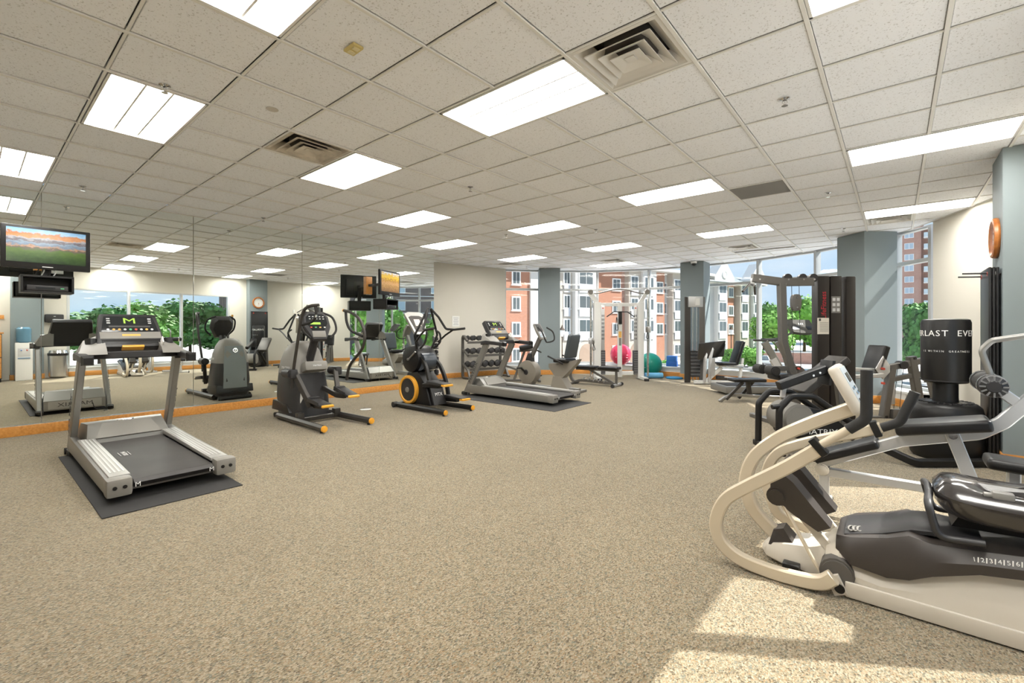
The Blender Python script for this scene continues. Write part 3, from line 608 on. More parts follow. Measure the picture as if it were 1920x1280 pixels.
def treadmill(lab, loc, big):
    t = thing('treadmill', lab, 'treadmill', loc, PI, 'silver treadmills facing the mirrors')
    b = B()
    for s in (-1, 1): b.prism([(0.02, .05), (-2.06, .05), (-2.06, .17), (-.4, .20), (-.05, .22)], s*.43, s*.37, 'xz', bev=.012)
    b.box((-1.05, 0, .08), (1.9, .74, .05)); b.obj('deck_frame', SILVER, t)
    b = B(); b.prism([(-.42, .115), (-.42, .165), (-2.06, .150), (-2.10, .125), (-2.06, .085), (-.42, .085)], -.27, .27, 'xz', bev=.006); bl = b.obj('running_belt', BELT, t)
    for s in (-1, 1):
        b = B(); b.prism([(-.40, .17), (-2.0, .155), (-2.0, .185), (-.40, .215)], s*.275, s*.405, 'xz', bev=.008); r = b.obj('side_rail', SILVL, t)
        for k in range(4):
            b = B(); b.prism([(-.46, .214), (-1.9, .1865), (-1.9, .1895), (-.46, .217)], s*(.292+k*.027), s*(.305+k*.027), 'xz'); b.obj('tread_strip', mat('rail_grip', (.60, .60, .58), .4, .4), r)
        b = B(); b.box((-2.06, s*.36, .115), (.13, .16, .14), bev=.028); c = b.obj('rear_cap', GREYP, t)
        for k in (-.03, .03):
            b = B(); b.cyl((-2.12, s*.36+k, .12), (-2.13, s*.36+k, .12), .014); b.obj('bolt_hole', BLACK, c)
        b = B(); b.bar([(.02, s*.405, .0), (-.53, s*.385, 1.03)], .055, .13, up=(1, 0, .5)); u = b.obj('upright', SILVER, t)
        b = B(); b.box((.03, s*.405, .03), (.17, .07, .06), bev=.015); b.obj('foot_wheel_cover', BLACK, t)
        b = B(); b.cyl((.06, s*.45, .035), (.06, s*.36, .035), .035); b.obj('wheel', RUB, t)
        b = B(); b.bar(fillet([(-.42, s*.40, 1.04), (-.55, s*.41, 1.06), (-.98, s*.40, 1.03)], .1), .075, .07); b.obj('arm_rest', CHAR, t)
        b = B(); b.loft([[(-.98, s*.40+u_*.045, 1.03+v*.045) for u_, v in ((-1, -1), (1, -1), (1, 1), (-1, 1))], [(-1.03, s*.40+u_*.03, 1.025+v*.03) for u_, v in ((-1, -1), (1, -1), (1, 1), (-1, 1))]]); b.obj('arm_cap', BLACK, t)
        b = B(); b.loft([[(-.42, s*.21, 1.04), (-.42, s*.44, 1.04), (-.72, s*.44, 1.07), (-.72, s*.22, 1.07)], [(-.38, s*.21, 1.27), (-.39, s*.36, 1.20), (-.62, s*.41, 1.11), (-.66, s*.22, 1.13)]]); p = b.obj('cup_pod', GREYP, t)
        b = B(); b.cyl((-.52, s*.315, 1.10), (-.49, s*.315, 1.215), .04, .046); b.obj('cup_holder', BLACK, p)
    b = B(); b.loft([[(.03, -.36, .05), (.03, .36, .05), (.03, .36, .20), (.03, -.36, .20)], [(-.10, -.37, .05), (-.10, .37, .05), (-.08, .34, .335), (-.08, -.34, .335)], [(-.30, -.36, .06), (-.30, .36, .06), (-.27, .31, .335), (-.27, -.31, .335)], [(-.46, -.36, .14), (-.46, .36, .14), (-.45, .34, .20), (-.45, -.34, .20)]])
    mc = b.obj('motor_cover', SILVER, t)
    b = B(); b.loft([[(-.285, -.2, .338), (-.285, .2, .338), (-.275, .2, .325), (-.275, -.2, .325)], [(-.455, -.27, .215), (-.455, .27, .215), (-.44, .27, .20), (-.44, -.27, .20)]]); b.obj('cover_panel', GREYP, mc)
    b = B(); b.lathe([(0, 0), (.075, 0), (.07, .012), (0, .014)], (-.2, 0, .334), seg=20); o = b.obj('cover_badge', CHROME, mc); o.scale = (.5, 1, 1); o.location.x = -.1
    b = B(); b.box((.034, 0, .13), (.006, .62, .12)); fp = b.obj('front_panel', SILVL, t)
    text('MATRIX', .085, INKD, fp, (.039, 0, .13), frame((0, 1, 0), (1, 0, 0)), sx=1.35)
    # console
    R = frame((0, -1, 0), (-.80, 0, .60)); C0 = V((-.44, 0, 1.28))
    def pt(u, v, w): return C0+R@V((u, v, w))
    def slabc(u0, u1, v0, v1, w0, w1, m, nm, par, bev=.0, tp=1):
        b = B(); r = [b.ring([pt(u0*(tp if k else 1), v, w) if 0 else pt(u, v, w) for u, v in ((u0, v0), (u1, v0), (u1*tp, v1), (u0*tp, v1))]) for k, w in enumerate((w0, w1))]
        b._bev(b.skin(r), bev); return b.obj(nm, m, par)
    cs = slabc(-.29, .29, -.20, .23, -.07, .03, CHAR, 'console', t, .03, .82)
    slabc(-.235, .235, -.01, .19, .028, .034, SCREEN, 'display_panel', cs, .004, .86)
    slabc(-.25, .25, -.10, -.015, .028, .036, GREYP, 'reading_rack', cs, .004)
    slabc(-.24, .24, -.165, -.11, .026, .034, BLACK, 'tray', cs, .006)
    slabc(-.17, .17, .045, .065, .034, .036, INKD, 'message_window', cs)
    slabc(-.09, .09, -.215, -.19, -.02, .045, ORANGE, 'stop_bar', cs, .006)
    slabc(-.075, .075, -.07, -.045, .036, .037, KEYO, 'speed_graphic', cs)
    text('M', .10, LCD, cs, pt(0, .125, .036), R, 'lcd_matrix', sx=1.5)
    for k in range(9):
        b = B(); b.cyl(pt(-.18+k*.045, .015, .03), pt(-.18+k*.045, .015, .038), .012, seg=10); b.obj('key', (KEYW, KEYO, KEYO, KEYW, KEYG, KEYR, KEYW, KEYO, KEYW)[k], cs)
    for s in (-1, 1):
        for k in range(3):
            b = B(); b.box(pt(s*.17, .155-k*.028, .036), (.028, .012, .004), rot=R); b.obj('key', KEYW, cs)
    b = B(); b.bar(fillet([(-.52, -.41, 1.05), (-.66, -.2, 1.06), (-.66, .2, 1.06), (-.52, .41, 1.05)], .12), .10, .07); b.obj('cross_bar', CHAR, t)
    b = B(); b.bar([(-.66, -.19, 1.075), (-.66, .19, 1.075)], .05, .035); b.obj('pulse_grip', CHROME, t)
    b = B(); b.box((-.56, -.24, 1.16), (.012, .075, .17), rot=frame((0, -1, 0), (-.8, 0, .6)), bev=.004); b.obj('instruction_card', WHITE, t)
    for s in (-1, 1): text('MATRIX', .085, INKD, t, (-.215, s*.437, .46), frame(V((.53, 0, -1.03))*-s*-1 if s < 0 else V((-.53, 0, 1.03)), (0, s, 0)), sx=1.5)
    for s in (-1, 1): text('M', .05, INKW, t, (-2.113, s*.25, .115), frame((0, -1, 0), (-1, 0, 0)))
    text('MATRIX', .05, INKW, t, (-1.15, .17, .1655), frame((-1, 0, 0), (0, 0, 1)))
    for s in (-1, 1):
        b = B(); b.box((-1.15, .17+s*.035, .1645), (.16, .004, .003)); b.obj('belt_stripe', INKW, t)
    b = B(); b.tube(curve([(.05, -.2, .12), (.14, -.22, .04), (.2, -.35, .012), (.32, -.3, .012)]), .006, 6); b.obj('power_cord', BLACK, t)
    return t
treadmill('silver treadmill in the left foreground, console facing the camera', (-6.62, 1.10, .008), 1)
treadmill('silver treadmill before the dumbbell rack, seen from its side', (-6.55, 6.80, .008), 0)
for (x0, x1, y0, y1), lab in (((-6.62, -4.24, .60, 1.50), 'black rubber mat under the foreground treadmill'), ((-6.55, -4.15, 6.0, 7.15), 'black rubber mat under the treadmill by the dumbbells')):
    b = B(); b.box(((x0+x1)/2, (y0+y1)/2, .004), (x1-x0, y1-y0, .007), bev=.002, seg=1); tag(b.obj('floor_mat', RUB), lab, 'mat', 'rubber mats under the treadmills')

# silver and charcoal cross trainer
t = thing('cross_trainer', 'charcoal cross trainer with grey shroud and yellow pedal tips', 'cross trainer', (-7.05, 3.23, 0), PI)
def superring(x, w, z0, z1, n=16, p=.55):
    return [(x, w*math.copysign(abs(math.cos(a))**p, math.cos(a)), (z0+z1)/2+(z1-z0)/2*math.copysign(abs(math.sin(a))**p, math.sin(a))) for a in [2*PI*k/n for k in range(n)]]
b = B()
def ring_xy(z, x0, x1, w, n=20, p=.6): return [((x0+x1)/2+(x1-x0)/2*math.copysign(abs(math.cos(a))**p, math.cos(a)), w*math.copysign(abs(math.sin(a))**p, math.sin(a)), z) for a in [2*PI*k/n for k in range(n)]]
b.loft([ring_xy(.07, -.62, .06, .30), ring_xy(.35, -.58, .10, .31), ring_xy(.62, -.52, .09, .29), ring_xy(.68, -.51, .085, .28)]); sh = b.obj('lower_shroud', CHAR, t)
b = B(); b.loft([ring_xy(.68, -.515, .09, .285), ring_xy(.85, -.48, .06, .26), ring_xy(1.0, -.44, -.0, .215), ring_xy(1.10, -.40, -.08, .15), ring_xy(1.14, -.34, -.14, .07)]); us = b.obj('upper_shroud', GREYP, t)
b = B(); b.loft([[(.112-abs(y)*.15, y, .22) for y in (-.2, -.1, 0, .1, .2)]+[(.06-abs(y)*.1, y, .22) for y in (.2, .1, 0, -.1, -.2)], [(.108-abs(y)*.15, y, .7) for y in (-.19, -.1, 0, .1, .19)]+[(.05, y, .7) for y in (.19, .1, 0, -.1, -.19)], [(.025-abs(y)*.2, y, 1.0) for y in (-.15, -.08, 0, .08, .15)]+[(-.06, y, 1.0) for y in (.15, .08, 0, -.08, -.15)]]); fp = b.obj('front_panel', mat('blue_grey_panel', (.20, .225, .235), .4), sh)
b = B(); b.lathe([(.03, 0), (.042, 0), (.042, .006), (.03, .006)], (.068, 0, .92), (1, 0, .25), 20, True); b.obj('emblem_ring', CHROME, fp)
text('S', .06, CHROME, fp, (.075, 0, .92), frame((0, 1, 0), (1, 0, .25)), 'emblem')
b = B(); b.prism([(-.5, .13), (.09, .13), (.05, .28), (-.4, .25)], -.315, .315, 'xz', bev=.02); b.obj('kick_plate', BLACK, sh)
for s in (-1, 1): text('MATRIX', .06, KEYW, us, (-.30, s*.279, .76), frame((-s, 0, 0), (0, s, .1)), sx=1.2)
b = B(); b.box((-.565, .14, .31), (.012, .10, .22), bev=.003, rot=RY(-.1)); b.obj('warning_label', WHITE, t)
for s in (-1, 1):
    b = B(); b.bar([(-.1, s*.30, .055), (-1.52, s*.34, .06)], .075, .085, ch=.35); lg = b.obj('frame_leg', BRONZE, t)
    b = B(); b.cyl((-1.515, s*.34, .06), (-1.55, s*.34, .06), .042, bev=.01); o = b.obj('end_cap', ORANGE, lg); 
    b = B(); b.cyl((-1.46, s*.34, .0), (-1.46, s*.34, .03), .02); b.obj('levelling_foot', RUB, lg)
    b = B(); b.box((-.72, s*.27, .10), (.10, .09, .12), bev=.015); b.obj('leg_joint', BRONZE, lg)
b = B(); b.bar([(-.72, -.3, .06), (-.72, .3, .06)], .07, .06); b.obj('cross_member', BRONZE, t)
b = B(); b.cyl((.07, -.28, .04), (.07, .28, .04), .035); b.obj('transport_roller', RUB, t)
def grip_arm(s, top, pts, nm='handle_arm'):
    b = B(); b.tube(curve(pts, 6), .021, 10); a = b.obj(nm, BRONZE, t); return a
for s, ph in ((1, 0), (-1, 1)):
    if s > 0: P_ = [(-.62, .33, .50), (-.66, .33, .74), (-.80, .34, 1.12), (-.90, .34, 1.42), (-.98, .33, 1.58), (-1.10, .30, 1.63), (-1.18, .24, 1.64)]; H_ = [(-1.15, .26, 1.635), (-1.14, .25, 1.50), (-1.06, .27, 1.42), (-.92, .33, 1.38)]
    else: P_ = [(-.90, -.33, .58), (-1.0, -.33, .80), (-1.30, -.34, 1.05), (-1.36, -.34, 1.25), (-1.26, -.33, 1.45), (-1.05, -.31, 1.56), (-.92, -.28, 1.59)]; H_ = [(-.95, -.29, 1.58), (-.98, -.29, 1.42), (-1.08, -.3, 1.30), (-1.32, -.335, 1.22)]
    a = grip_arm(s, 0, P_)
    b = B(); b.tube(curve(H_, 5), .019, 10); b.obj('inner_grip', FOAM, a)
    b = B(); e = V(P_[-1]); d = (e-V(P_[-2])).normalized(); b.cyl(e, e+d*.012, .021); b.obj('grip_cap', ORANGE if s < 0 else BRONZE, a)
    if s > 0:
        b = B(); b.cyl((-1.15, .255, 1.62), (-1.145, .25, 1.48), .016); b.obj('pulse_sensor', CHROME, a)
    b = B(); b.cyl((-.42, s*.34, .70), (-.66, s*.34, .70), .065, bev=.02); b.box((-.62, s*.33, .70), (.16, .10, .13), bev=.03); b.obj('pivot_housing', CHAR, t)
    px, pz = (-.98, .33) if s > 0 else (-1.0, .44)
    b = B(); b.bar([(-.64, s*.30, .70), (-.86, s*.22, .34+.1*ph), (-.90, s*.20, pz-.08)], .06, .08); b.obj('drop_link', BRONZE, t)
    b = B(); b.bar([(-.55, s*.16, .45), (-.95, s*.16, pz-.06), (-1.15, s*.16, pz-.05)], .05, .07); b.obj('pedal_arm', BRONZE, t)
    b = B(); R = RY(-.12-.1*ph); b.box((-1.13, s*.19, pz), (.40, .17, .035), rot=R, bev=.014); b.box((-.95, s*.19, pz+.035), (.05, .16, .06), rot=R, bev=.012); b.box((-1.1, s*.19+.085, pz+.02), (.3, .012, .05), rot=R, bev=.005); pd = b.obj('pedal', CHAR, t)
    b = B(); b.box((-1.31, s*.19, pz-.0+(-.02-.02*ph)), (.09, .165, .03), rot=R, bev=.012); b.obj('pedal_tip', ORANGE, pd)
b = B(); b.bar([(-.42, 0, .80), (-.62, 0, 1.18)], .11, .10, ch=.3); b.obj('console_mast', CHAR, t)
b = B(); b.box((-.60, 0, .78), (.16, .34, .14), bev=.04, rot=RY(.3)); yk = b.obj('yoke_cover', GREYP, t); text('MATRIX', .035, KEYW, yk, (-.689, 0, .80), frame((0, -1, 0), (-1, 0, .3)))
R = frame((0, -1, 0), (-.93, 0, .37)); C0 = V((-.66, 0, 1.36))
def pl(u, v, w): return C0+R@V((u, v, w))
b = B(); sec = [(-.10, -.22), (.10, -.22), (.20, -.02), (.19, .14), (.12, .22), (-.12, .22), (-.19, .14), (-.20, -.02)]
b.loft([[pl(u*.8, v*.8, -.09) for u, v in sec], [pl(u, v, -.03) for u, v in sec], [pl(u, v, .02) for u, v in sec], [pl(u*.93, v*.93, .035) for u, v in sec]]); cs = b.obj('console', CHAR, t)
b = B(); b.loft([[pl(u*.78, v*.62+.045, .033) for u, v in sec], [pl(u*.76, v*.60+.045, .040) for u, v in sec]]); b.obj('display_panel', SCREEN, cs)
b = B(); b.box(pl(-.03, .03, .042), (.15, .032, .004), rot=R); b.obj('lcd_screen', LCD, cs)
for k in range(5):
    for r_ in range(2):
        b = B(); b.box(pl(-.10+k*.05, .135-r_*.035, .042), (.022, .010, .004), rot=R); b.obj('key', KEYW, cs)
for k, m_ in enumerate((KEYR, KEYG, KEYO, KEYW)):
    b = B(); b.box(pl(-.10+k*.066, -.03, .042), (.026, .016, .004), rot=R); b.obj('key', m_, cs)
b = B(); b.box(pl(0, -.13, .032), (.2, .10, .02), rot=R, bev=.01); b.obj('reading_tray', GREYP, cs)
for s in (-1, 1):
    b = B(); b.tube(curve([pl(s*.12, .22, 0), pl(s*.24, .12, .05), pl(s*.25, -.08, .07), pl(s*.15, -.2, .05)]), .016, 8); b.obj('fixed_grip', FOAM, cs)

# black climber with orange flywheel ring
t = thing('climbing_trainer', 'black climbing trainer with orange ringed flywheel and raised bent handles', 'climber', (-6.45, 4.93, 0), PI)
for s in (-1, 1):
    b = B(); b.bar([(.02, s*.26, .05), (-1.24, s*.29, .055)], .07, .08, ch=.35); lg = b.obj('frame_leg', BLACK, t)
    b = B(); b.cyl((-1.235, s*.29, .055), (-1.265, s*.29, .055), .04, bev=.01); b.obj('end_cap', ORANGE, lg); b = B(); b.cyl((-1.2, s*.29, 0), (-1.2, s*.29, .03), .018); b.obj('levelling_foot', RUB, lg)
b = B(); b.bar([(.0, -.28, .05), (.0, .28, .05)], .08, .07); b.obj('front_stabiliser', BLACK, t)
b = B(); b.cyl((.03, .25, .05), (.03, .33, .05), .045); b.obj('transport_wheel', RUB, t)
b = B(); b.prism([(-.1, .08), (-.75, .08), (-.62, .42), (-.42, .62), (-.15, .60), (-.05, .3)], -.17, .17, 'xz', bev=.03); b.obj('lower_shroud', BLACK, t)
b = B(); b.prism([(-.77, .09), (-.80, .10), (-.66, .47), (-.63, .47)], -.13, .13, 'xz'); fp = b.obj('rear_panel', CHAR, t)
text('MTX', .075, INKW, fp, (-.755, 0, .26), frame((0, -1, 0), (-.93, 0, .35)))
for s in (-1, 1):
    b = B(); b.lathe([(.0, 0), (.17, 0), (.19, .015), (.19, .04), (0, .05)], (-.22, s*.17, .31), (0, s, 0), 28); fw = b.obj('flywheel', CHAR, t)
    b = B(); b.lathe([(.185, -.01), (.235, -.01), (.24, .02), (.225, .055), (.195, .055), (.185, .04)], (-.22, s*.17, .31), (0, s, 0), 32, True); b.obj('flywheel_ring', ORANGE, fw)
    b = B(); b.lathe([(0, .05), (.045, .05), (.04, .065), (0, .065)], (-.22, s*.17, .31), (0, s, 0), 16); b.obj('hub', GREYP, fw)
b = B(); b.lathe([(.10, -.22), (.215, -.19), (.23, -.1), (.23, .1), (.215, .19), (.10, .22)], (-.26, 0, .82), (0, 1, 0), 28); dr = b.obj('upper_drum', BLACK, t)
b = B(); b.tube([(-.26, .225, .82), (-.45, .235, .95)], .012, 8); b.cyl((-.26, .2, .82), (-.26, .25, .82), .02); b.obj('drum_crank', SILVER, dr)
b = B(); b.cyl((-.42, -.13, .78), (-.42, .13, .78), .15); b.obj('rear_drum', mat('blue_black', (.05, .06, .075), .3), t)
for s, pz, pz2 in ((1, .42, .0), (-1, .16, .0)):
    b = B(); b.bar(curve([(-.45, s*.12, .86), (-.62, s*.15, .70), (-.74, s*.17, .45), (-.80, s*.18, pz)], 5), .05, .06); b.obj('pedal_link', BLACK, t)
    b = B(); b.bar([(-.60, s*.18, pz-.01), (-1.0, s*.19, pz+.01)], .07, .07); b.obj('pedal_arm', BLACK, t)
    b = B(); R = RY(-.06); b.box((-.98, s*.19, pz+.05), (.42, .18, .05), rot=R, bev=.02); pd = b.obj('pedal', CHAR, t); b = B(); b.box((-1.17, s*.19, pz+.035), (.08, .185, .035), rot=R, bev=.014); b.obj('pedal_tip', ORANGE, pd)
    b = B(); b.tube(fillet([(-.42, s*.10, .92), (-.50, s*.2, 1.16), (-.52, s*.08, 1.62), (-.54, s*.05, 1.66)] if 0 else [(-.38, s*.14, .95), (-.44, s*.24, 1.22), (-.52, s*.03, 1.66)], .05), .019, 10); ha = b.obj('handle_arm', BLACK, t)
    b = B(); b.tube(fillet([(-.52, s*.03, 1.66), (-.60, s*.13, 1.52), (-.66, s*.24, 1.32), (-.80, s*.30, 1.31), (-1.02, s*.33, 1.33)], .06), .0195, 10); b.obj('upper_grip', FOAM, ha)
    b = B(); b.tube([(-.78, s*.30, 1.31), (-.62, s*.27, 1.22), (-.46, s*.24, 1.1)], .016, 8); b.obj('brace', BLACK, ha)
    b = B(); b.tube(curve([(-.46, s*.14, 1.0), (-.60, s*.16, 1.10), (-.62, s*.14, 1.24), (-.56, s*.10, 1.30)]), .017, 8); b.obj('fixed_grip', FOAM, t)
b = B(); b.bar([(-.30, 0, .95), (-.20, 0, 1.22)], .09, .08); b.obj('console_mast', BLACK, t)
R = frame((0, -1, 0), (-.86, 0, .5)); C0 = V((-.20, 0, 1.40))
sec = [(-.12, -.20), (.12, -.20), (.20, .20), (.12, .235), (-.12, .235), (-.20, .20)]
b = B(); b.loft([[pl(u*.85, v*.85, -.05) for u, v in sec], [pl(u, v, -.01) for u, v in sec], [pl(u, v, .015) for u, v in sec]]); cs = b.obj('console', SILVL, t)
b = B(); b.loft([[pl(u*.72, v*.72-.01, .016) for u, v in sec], [pl(u*.70, v*.70-.01, .022) for u, v in sec]]); b.obj('screen', BRONZE, cs)
b = B(); b.box(pl(0, .02, .024), (.12, .13, .003), rot=R); b.obj('poster', mat('console_paper', (.70, .62, .55), .6), cs)
# ---------------------------------------------------------------- right foreground, in room coordinates
IVORY = mat('ivory_paint', (.56, .48, .36), .35, coat=.3); IVORYP = mat('ivory_plastic', (.60, .55, .47), .4); SATIN = mat('satin_silver', (.60, .60, .60), .32, .6)
GLOSSB = mat('gloss_black_vinyl', (.022, .019, .018), .16, coat=.4); BROWNB = mat('brown_black_plastic', (.035, .028, .024), .4)
def at_base(name, label, cat, loc, group=None):
    t = thing(name, label, cat, loc, 0, group); B.off = V(loc); return t
def strip(pts, y, w, h, m, nm, par, bend=0, sm=True):
    """flat bar following points (x, z) in a plane of constant y"""
    p = [(x, y, z) for x, z in pts]; b = B(); b.bar(curve(p, 6) if sm else p, w, h, up=(0, 1, 0) if 0 else (0, 0, 1), ch=.2); return b.obj(nm, m, par)
def ribbon(pts, y0, y1, half, m, nm, par, n=6):
    """broad flat tube: rectangular section of thickness 2*half in the x-z plane"""
    P = curve([(x, 0, z) for x, z in pts], n); b = B(); rings = []
    for i, p in enumerate(P):
        t = (P[min(i+1, len(P)-1)]-P[max(i-1, 0)]).normalized(); q = V((-t.z, 0, t.x)); k = .3*min(half, abs(y1-y0)/2)
        rings.append(b.ring([(p.x+q.x*a, yy, p.z+q.z*a) for a, yy in ((-half, y0+k), (-half, y1-k), (-half+k, y1), (half-k, y1), (half, y1-k), (half, y0+k), (half-k, y0), (-half+k, y0))]))
    b.skin(rings); return b.obj(nm, m, par)
t = at_base('recumbent_stepper', 'large ivory and black recumbent stepper with looping arms in the right foreground', 'stepper', (.05, 3.05, 0))
# body: ivory hull and black fairing lofted along x
def hull(x, w, z0, z1, k=.72): return [(x, 3.05-w, z0+.01), (x, 3.05-w, z0+(z1-z0)*.55), (x, 3.05-w*k, z1), (x, 3.05+w*k, z1), (x, 3.05+w, z0+(z1-z0)*.55), (x, 3.05+w, z0+.01), (x, 3.05+w*.9, z0), (x, 3.05-w*.9, z0)]
b = B(); b.loft([hull(-.60, .03, .035, .06), hull(-.57, .09, .02, .095), hull(-.48, .13, .015, .12), hull(-.36, .15, .015, .145), hull(-.27, .16, .03, .18)]); b.obj('nose', IVORYP, t)
b = B(); b.loft([hull(-.28, .17, .10, .185), hull(-.22, .21, .09, .235), hull(-.17, .235, .015, .19), hull(-.05, .245, .012, .17), hull(.12, .25, .01, .22), hull(.28, .25, .01, .285), hull(.72, .25, .01, .36)]); bd = b.obj('body_shell', IVORYP, t)
b = B(); b.box((.27, 2.797, .045), (.92, .02, .075), bev=.008); b.obj('lower_skirt', IVORYP, bd)
def fair(x, w, z0, z1): return [(x, 3.05-w, z0), (x, 3.05-w, (z0+z1)/2), (x, 3.05-w*.82, z1), (x, 3.05+w*.82, z1), (x, 3.05+w, (z0+z1)/2), (x, 3.05+w, z0)]
b = B(); b.loft([fair(-.235, .17, .20, .26), fair(-.17, .243, .165, .285), fair(-.03, .252, .152, .325), fair(.05, .255, .17, .36), fair(.13, .256, .215, .345), fair(.28, .256, .275, .36), fair(.72, .256, .35, .42)]); fa = b.obj('fairing', BROWNB, t)
b = B(); b.loft([fair(-.20, .15, .27, .285), fair(-.05, .15, .31, .335), fair(.06, .14, .35, .385), fair(.13, .14, .36, .395), fair(.30, .14, .35, .385)]); tr = b.obj('step_through_cover', CHAR, t)
for k in range(3):
    b = B(); b.tube([(-.175+k*.018+.012*math.cos(a), 3.05-.10+.035*math.sin(a), .297+.003*k) for a in [2*PI*i/12 for i in range(12)]], .004, 6, closed=True); b.obj('grip_ring', GREYP, tr)
for k in range(9):
    x = .268+.0245*k*1.04
    text(str(k+1), .026, INKW, fa, (x-.006, 3.05-.2575, .337+.0042*k), frame((1, 0, .16), (0, -1, 0)), 'scale_number'); b = B(); b.box((x+.006, 3.05-.2568, .339+.0042*k), (.004, .002, .022)); b.obj('scale_mark', INKW, fa)
# near arm: grip, inner tube, broad looping bar
na = ribbon([(-.285, .735), (-.448, .597), (-.627, .462), (-.735, .365), (-.785, .235), (-.762, .125), (-.67, .058), (-.522, .036), (-.376, .040), (-.285, .058), (-.235, .10)], 2.735, 2.785, .034, IVORY, 'near_arm', t)
b = B(); b.cyl((-.30, 2.76, .735), (-.155, 2.76, .856), .02); b.obj('inner_tube', IVORY, na); b = B(); b.box((-.295, 2.76, .738), (.035, .07, .095), rot=RY(-.70), bev=.006); b.obj('sleeve_clamp', BLACK, na)
b = B(); b.tube(fillet([(-.175, 2.76, .84), (-.105, 2.76, .90), (-.104, 2.76, 1.135)], .06), .0245, 12); b.obj('hand_grip', FOAM, na)
b = B(); b.bar([(-.245, 2.79, .095), (-.205, 2.79, .012)], .02, .06); c_ = b.obj('crank', IVORYP, t); b = B(); b.cyl((-.21, 2.775, .045), (-.21, 2.77, .045), .022); b.obj('crank_hole', BLACK, c_)
b = B(); b.cyl((-.225, 2.80, .10), (-.225, 2.98, .10), .075, bev=.01); b.obj('crank_well', DARK, t)
b = B(); b.cyl((-.33, 2.755, .70), (-.33, 2.82, .70), .026); b.cyl((-.33, 2.80, .69), (-.33, 2.84, .69), .045, .03, seg=6); k_ = b.obj('clamp_knob', BROWNB, na); b = B(); b.tube([(-.345, 2.80, .68), (-.39, 2.80, .645)], .008, 6); b.obj('lever', CHROME, k_)
# centre mast carrying the console
ms = ribbon([(-.16, .915), (-.364, .80), (-.536, .683), (-.655, .55), (-.697, .393), (-.660, .255), (-.577, .165), (-.50, .11)], 3.02, 3.08, .036, IVORY, 'console_mast', t)
b = B(); b.loft([[(-.56, 2.97, .09), (-.56, 3.13, .09), (-.42, 3.13, .10), (-.42, 2.97, .10)], [(-.54, 3.0, .17), (-.54, 3.10, .17), (-.49, 3.10, .19), (-.49, 3.0, .19)]]); b.obj('mast_boot', BROWNB, t)
b = B(); b.box((-.197, 3.05, 1.01), (.055, .27, .27), rot=RY(-.46), bev=.024, seg=3); cn = b.obj('console', IVORYP, ms)
R = frame((0, 1, 0), V((math.cos(.46), 0, math.sin(.46)))); C0 = V((-.197, 3.05, 1.01))
def pc(u, v, w): return C0+R@V((u, v, w))
b = B(); b.box(pc(0, .0, .0285), (.23, .23, .004), rot=R, bev=.001); b.obj('console_face', mat('console_pale', (.62, .68, .72), .3), cn)
b = B(); b.box(pc(0, .055, .031), (.12, .05, .004), rot=R); b.obj('display', SCREEN, cn)
for i in range(4):
    for j in range(4):
        b = B(); b.box(pc(-.08+i*.053, -.095+j*.03, .031), (.03, .014, .004), rot=R); b.obj('key', (mat('key_blue', (.2, .35, .5), .5), INKD, KEYW, GREYP)[(i+j) % 4], cn)
# far arm
fa_ = ribbon([(-.40, .10), (-.56, .14), (-.617, .248), (-.641, .381), (-.587, .522), (-.455, .612), (-.188, .718), (-.06, .77)], 3.315, 3.365, .030, IVORY, 'far_arm', t)
b = B(); b.tube(fillet([(-.06, 3.34, .768), (.02, 3.34, .81), (.085, 3.34, .985)], .06), .0245, 12); b.obj('hand_grip', FOAM, fa_)
b = B(); b.box((-.085, 3.34, .76), (.035, .07, .09), rot=RY(-.38), bev=.006); b.obj('sleeve_clamp', BLACK, fa_)
# foot plates with their rods
for y, nm in ((2.92, 0), (3.20, 1)):
    b = B(); b.loft([[(-.50, y-.055, .56), (-.50, y+.055, .56), (-.53, y+.055, .52), (-.53, y-.055, .52)], [(-.42, y-.06, .50), (-.42, y+.06, .50), (-.53, y+.06, .40), (-.53, y-.06, .40)], [(-.33, y-.06, .39), (-.33, y+.06, .39), (-.42, y+.06, .33), (-.42, y-.06, .33)], [(-.255, y-.05, .30), (-.255, y+.05, .30), (-.31, y+.05, .265), (-.31, y-.05, .265)]]); fp = b.obj('foot_plate', BROWNB, t)
    for k in range(8):
        f_ = k/7; b = B(); b.box((-.475+.19*f_, y, .542-.215*f_), (.02, .085, .008), rot=RY(.85)); b.obj('tread_rib', mat('rib_grey', (.22, .24, .26), .4), fp)
    b = B(); b.cyl((-.50, y-.075, .41), (-.50, y+.075, .41), .05, bev=.012); b.obj('pivot_ear', BROWNB, fp)
    b = B(); b.tube([(-.47, y-.05, .37), (-.30, y-.09, .08)], .010, 8); b.obj('push_rod', IVORY, t); b = B(); b.bar([(-.44, y+.02, .37), (-.26, y+.02, .16)], .03, .045); b.obj('support_arm', IVORYP, t)
b = B(); b.box((-.43, 2.86, .04), (.08, .06, .055), bev=.008); b.cyl((-.43, 2.86, 0), (-.43, 2.86, .02), .02); b.obj('levelling_foot', BLACK, t)
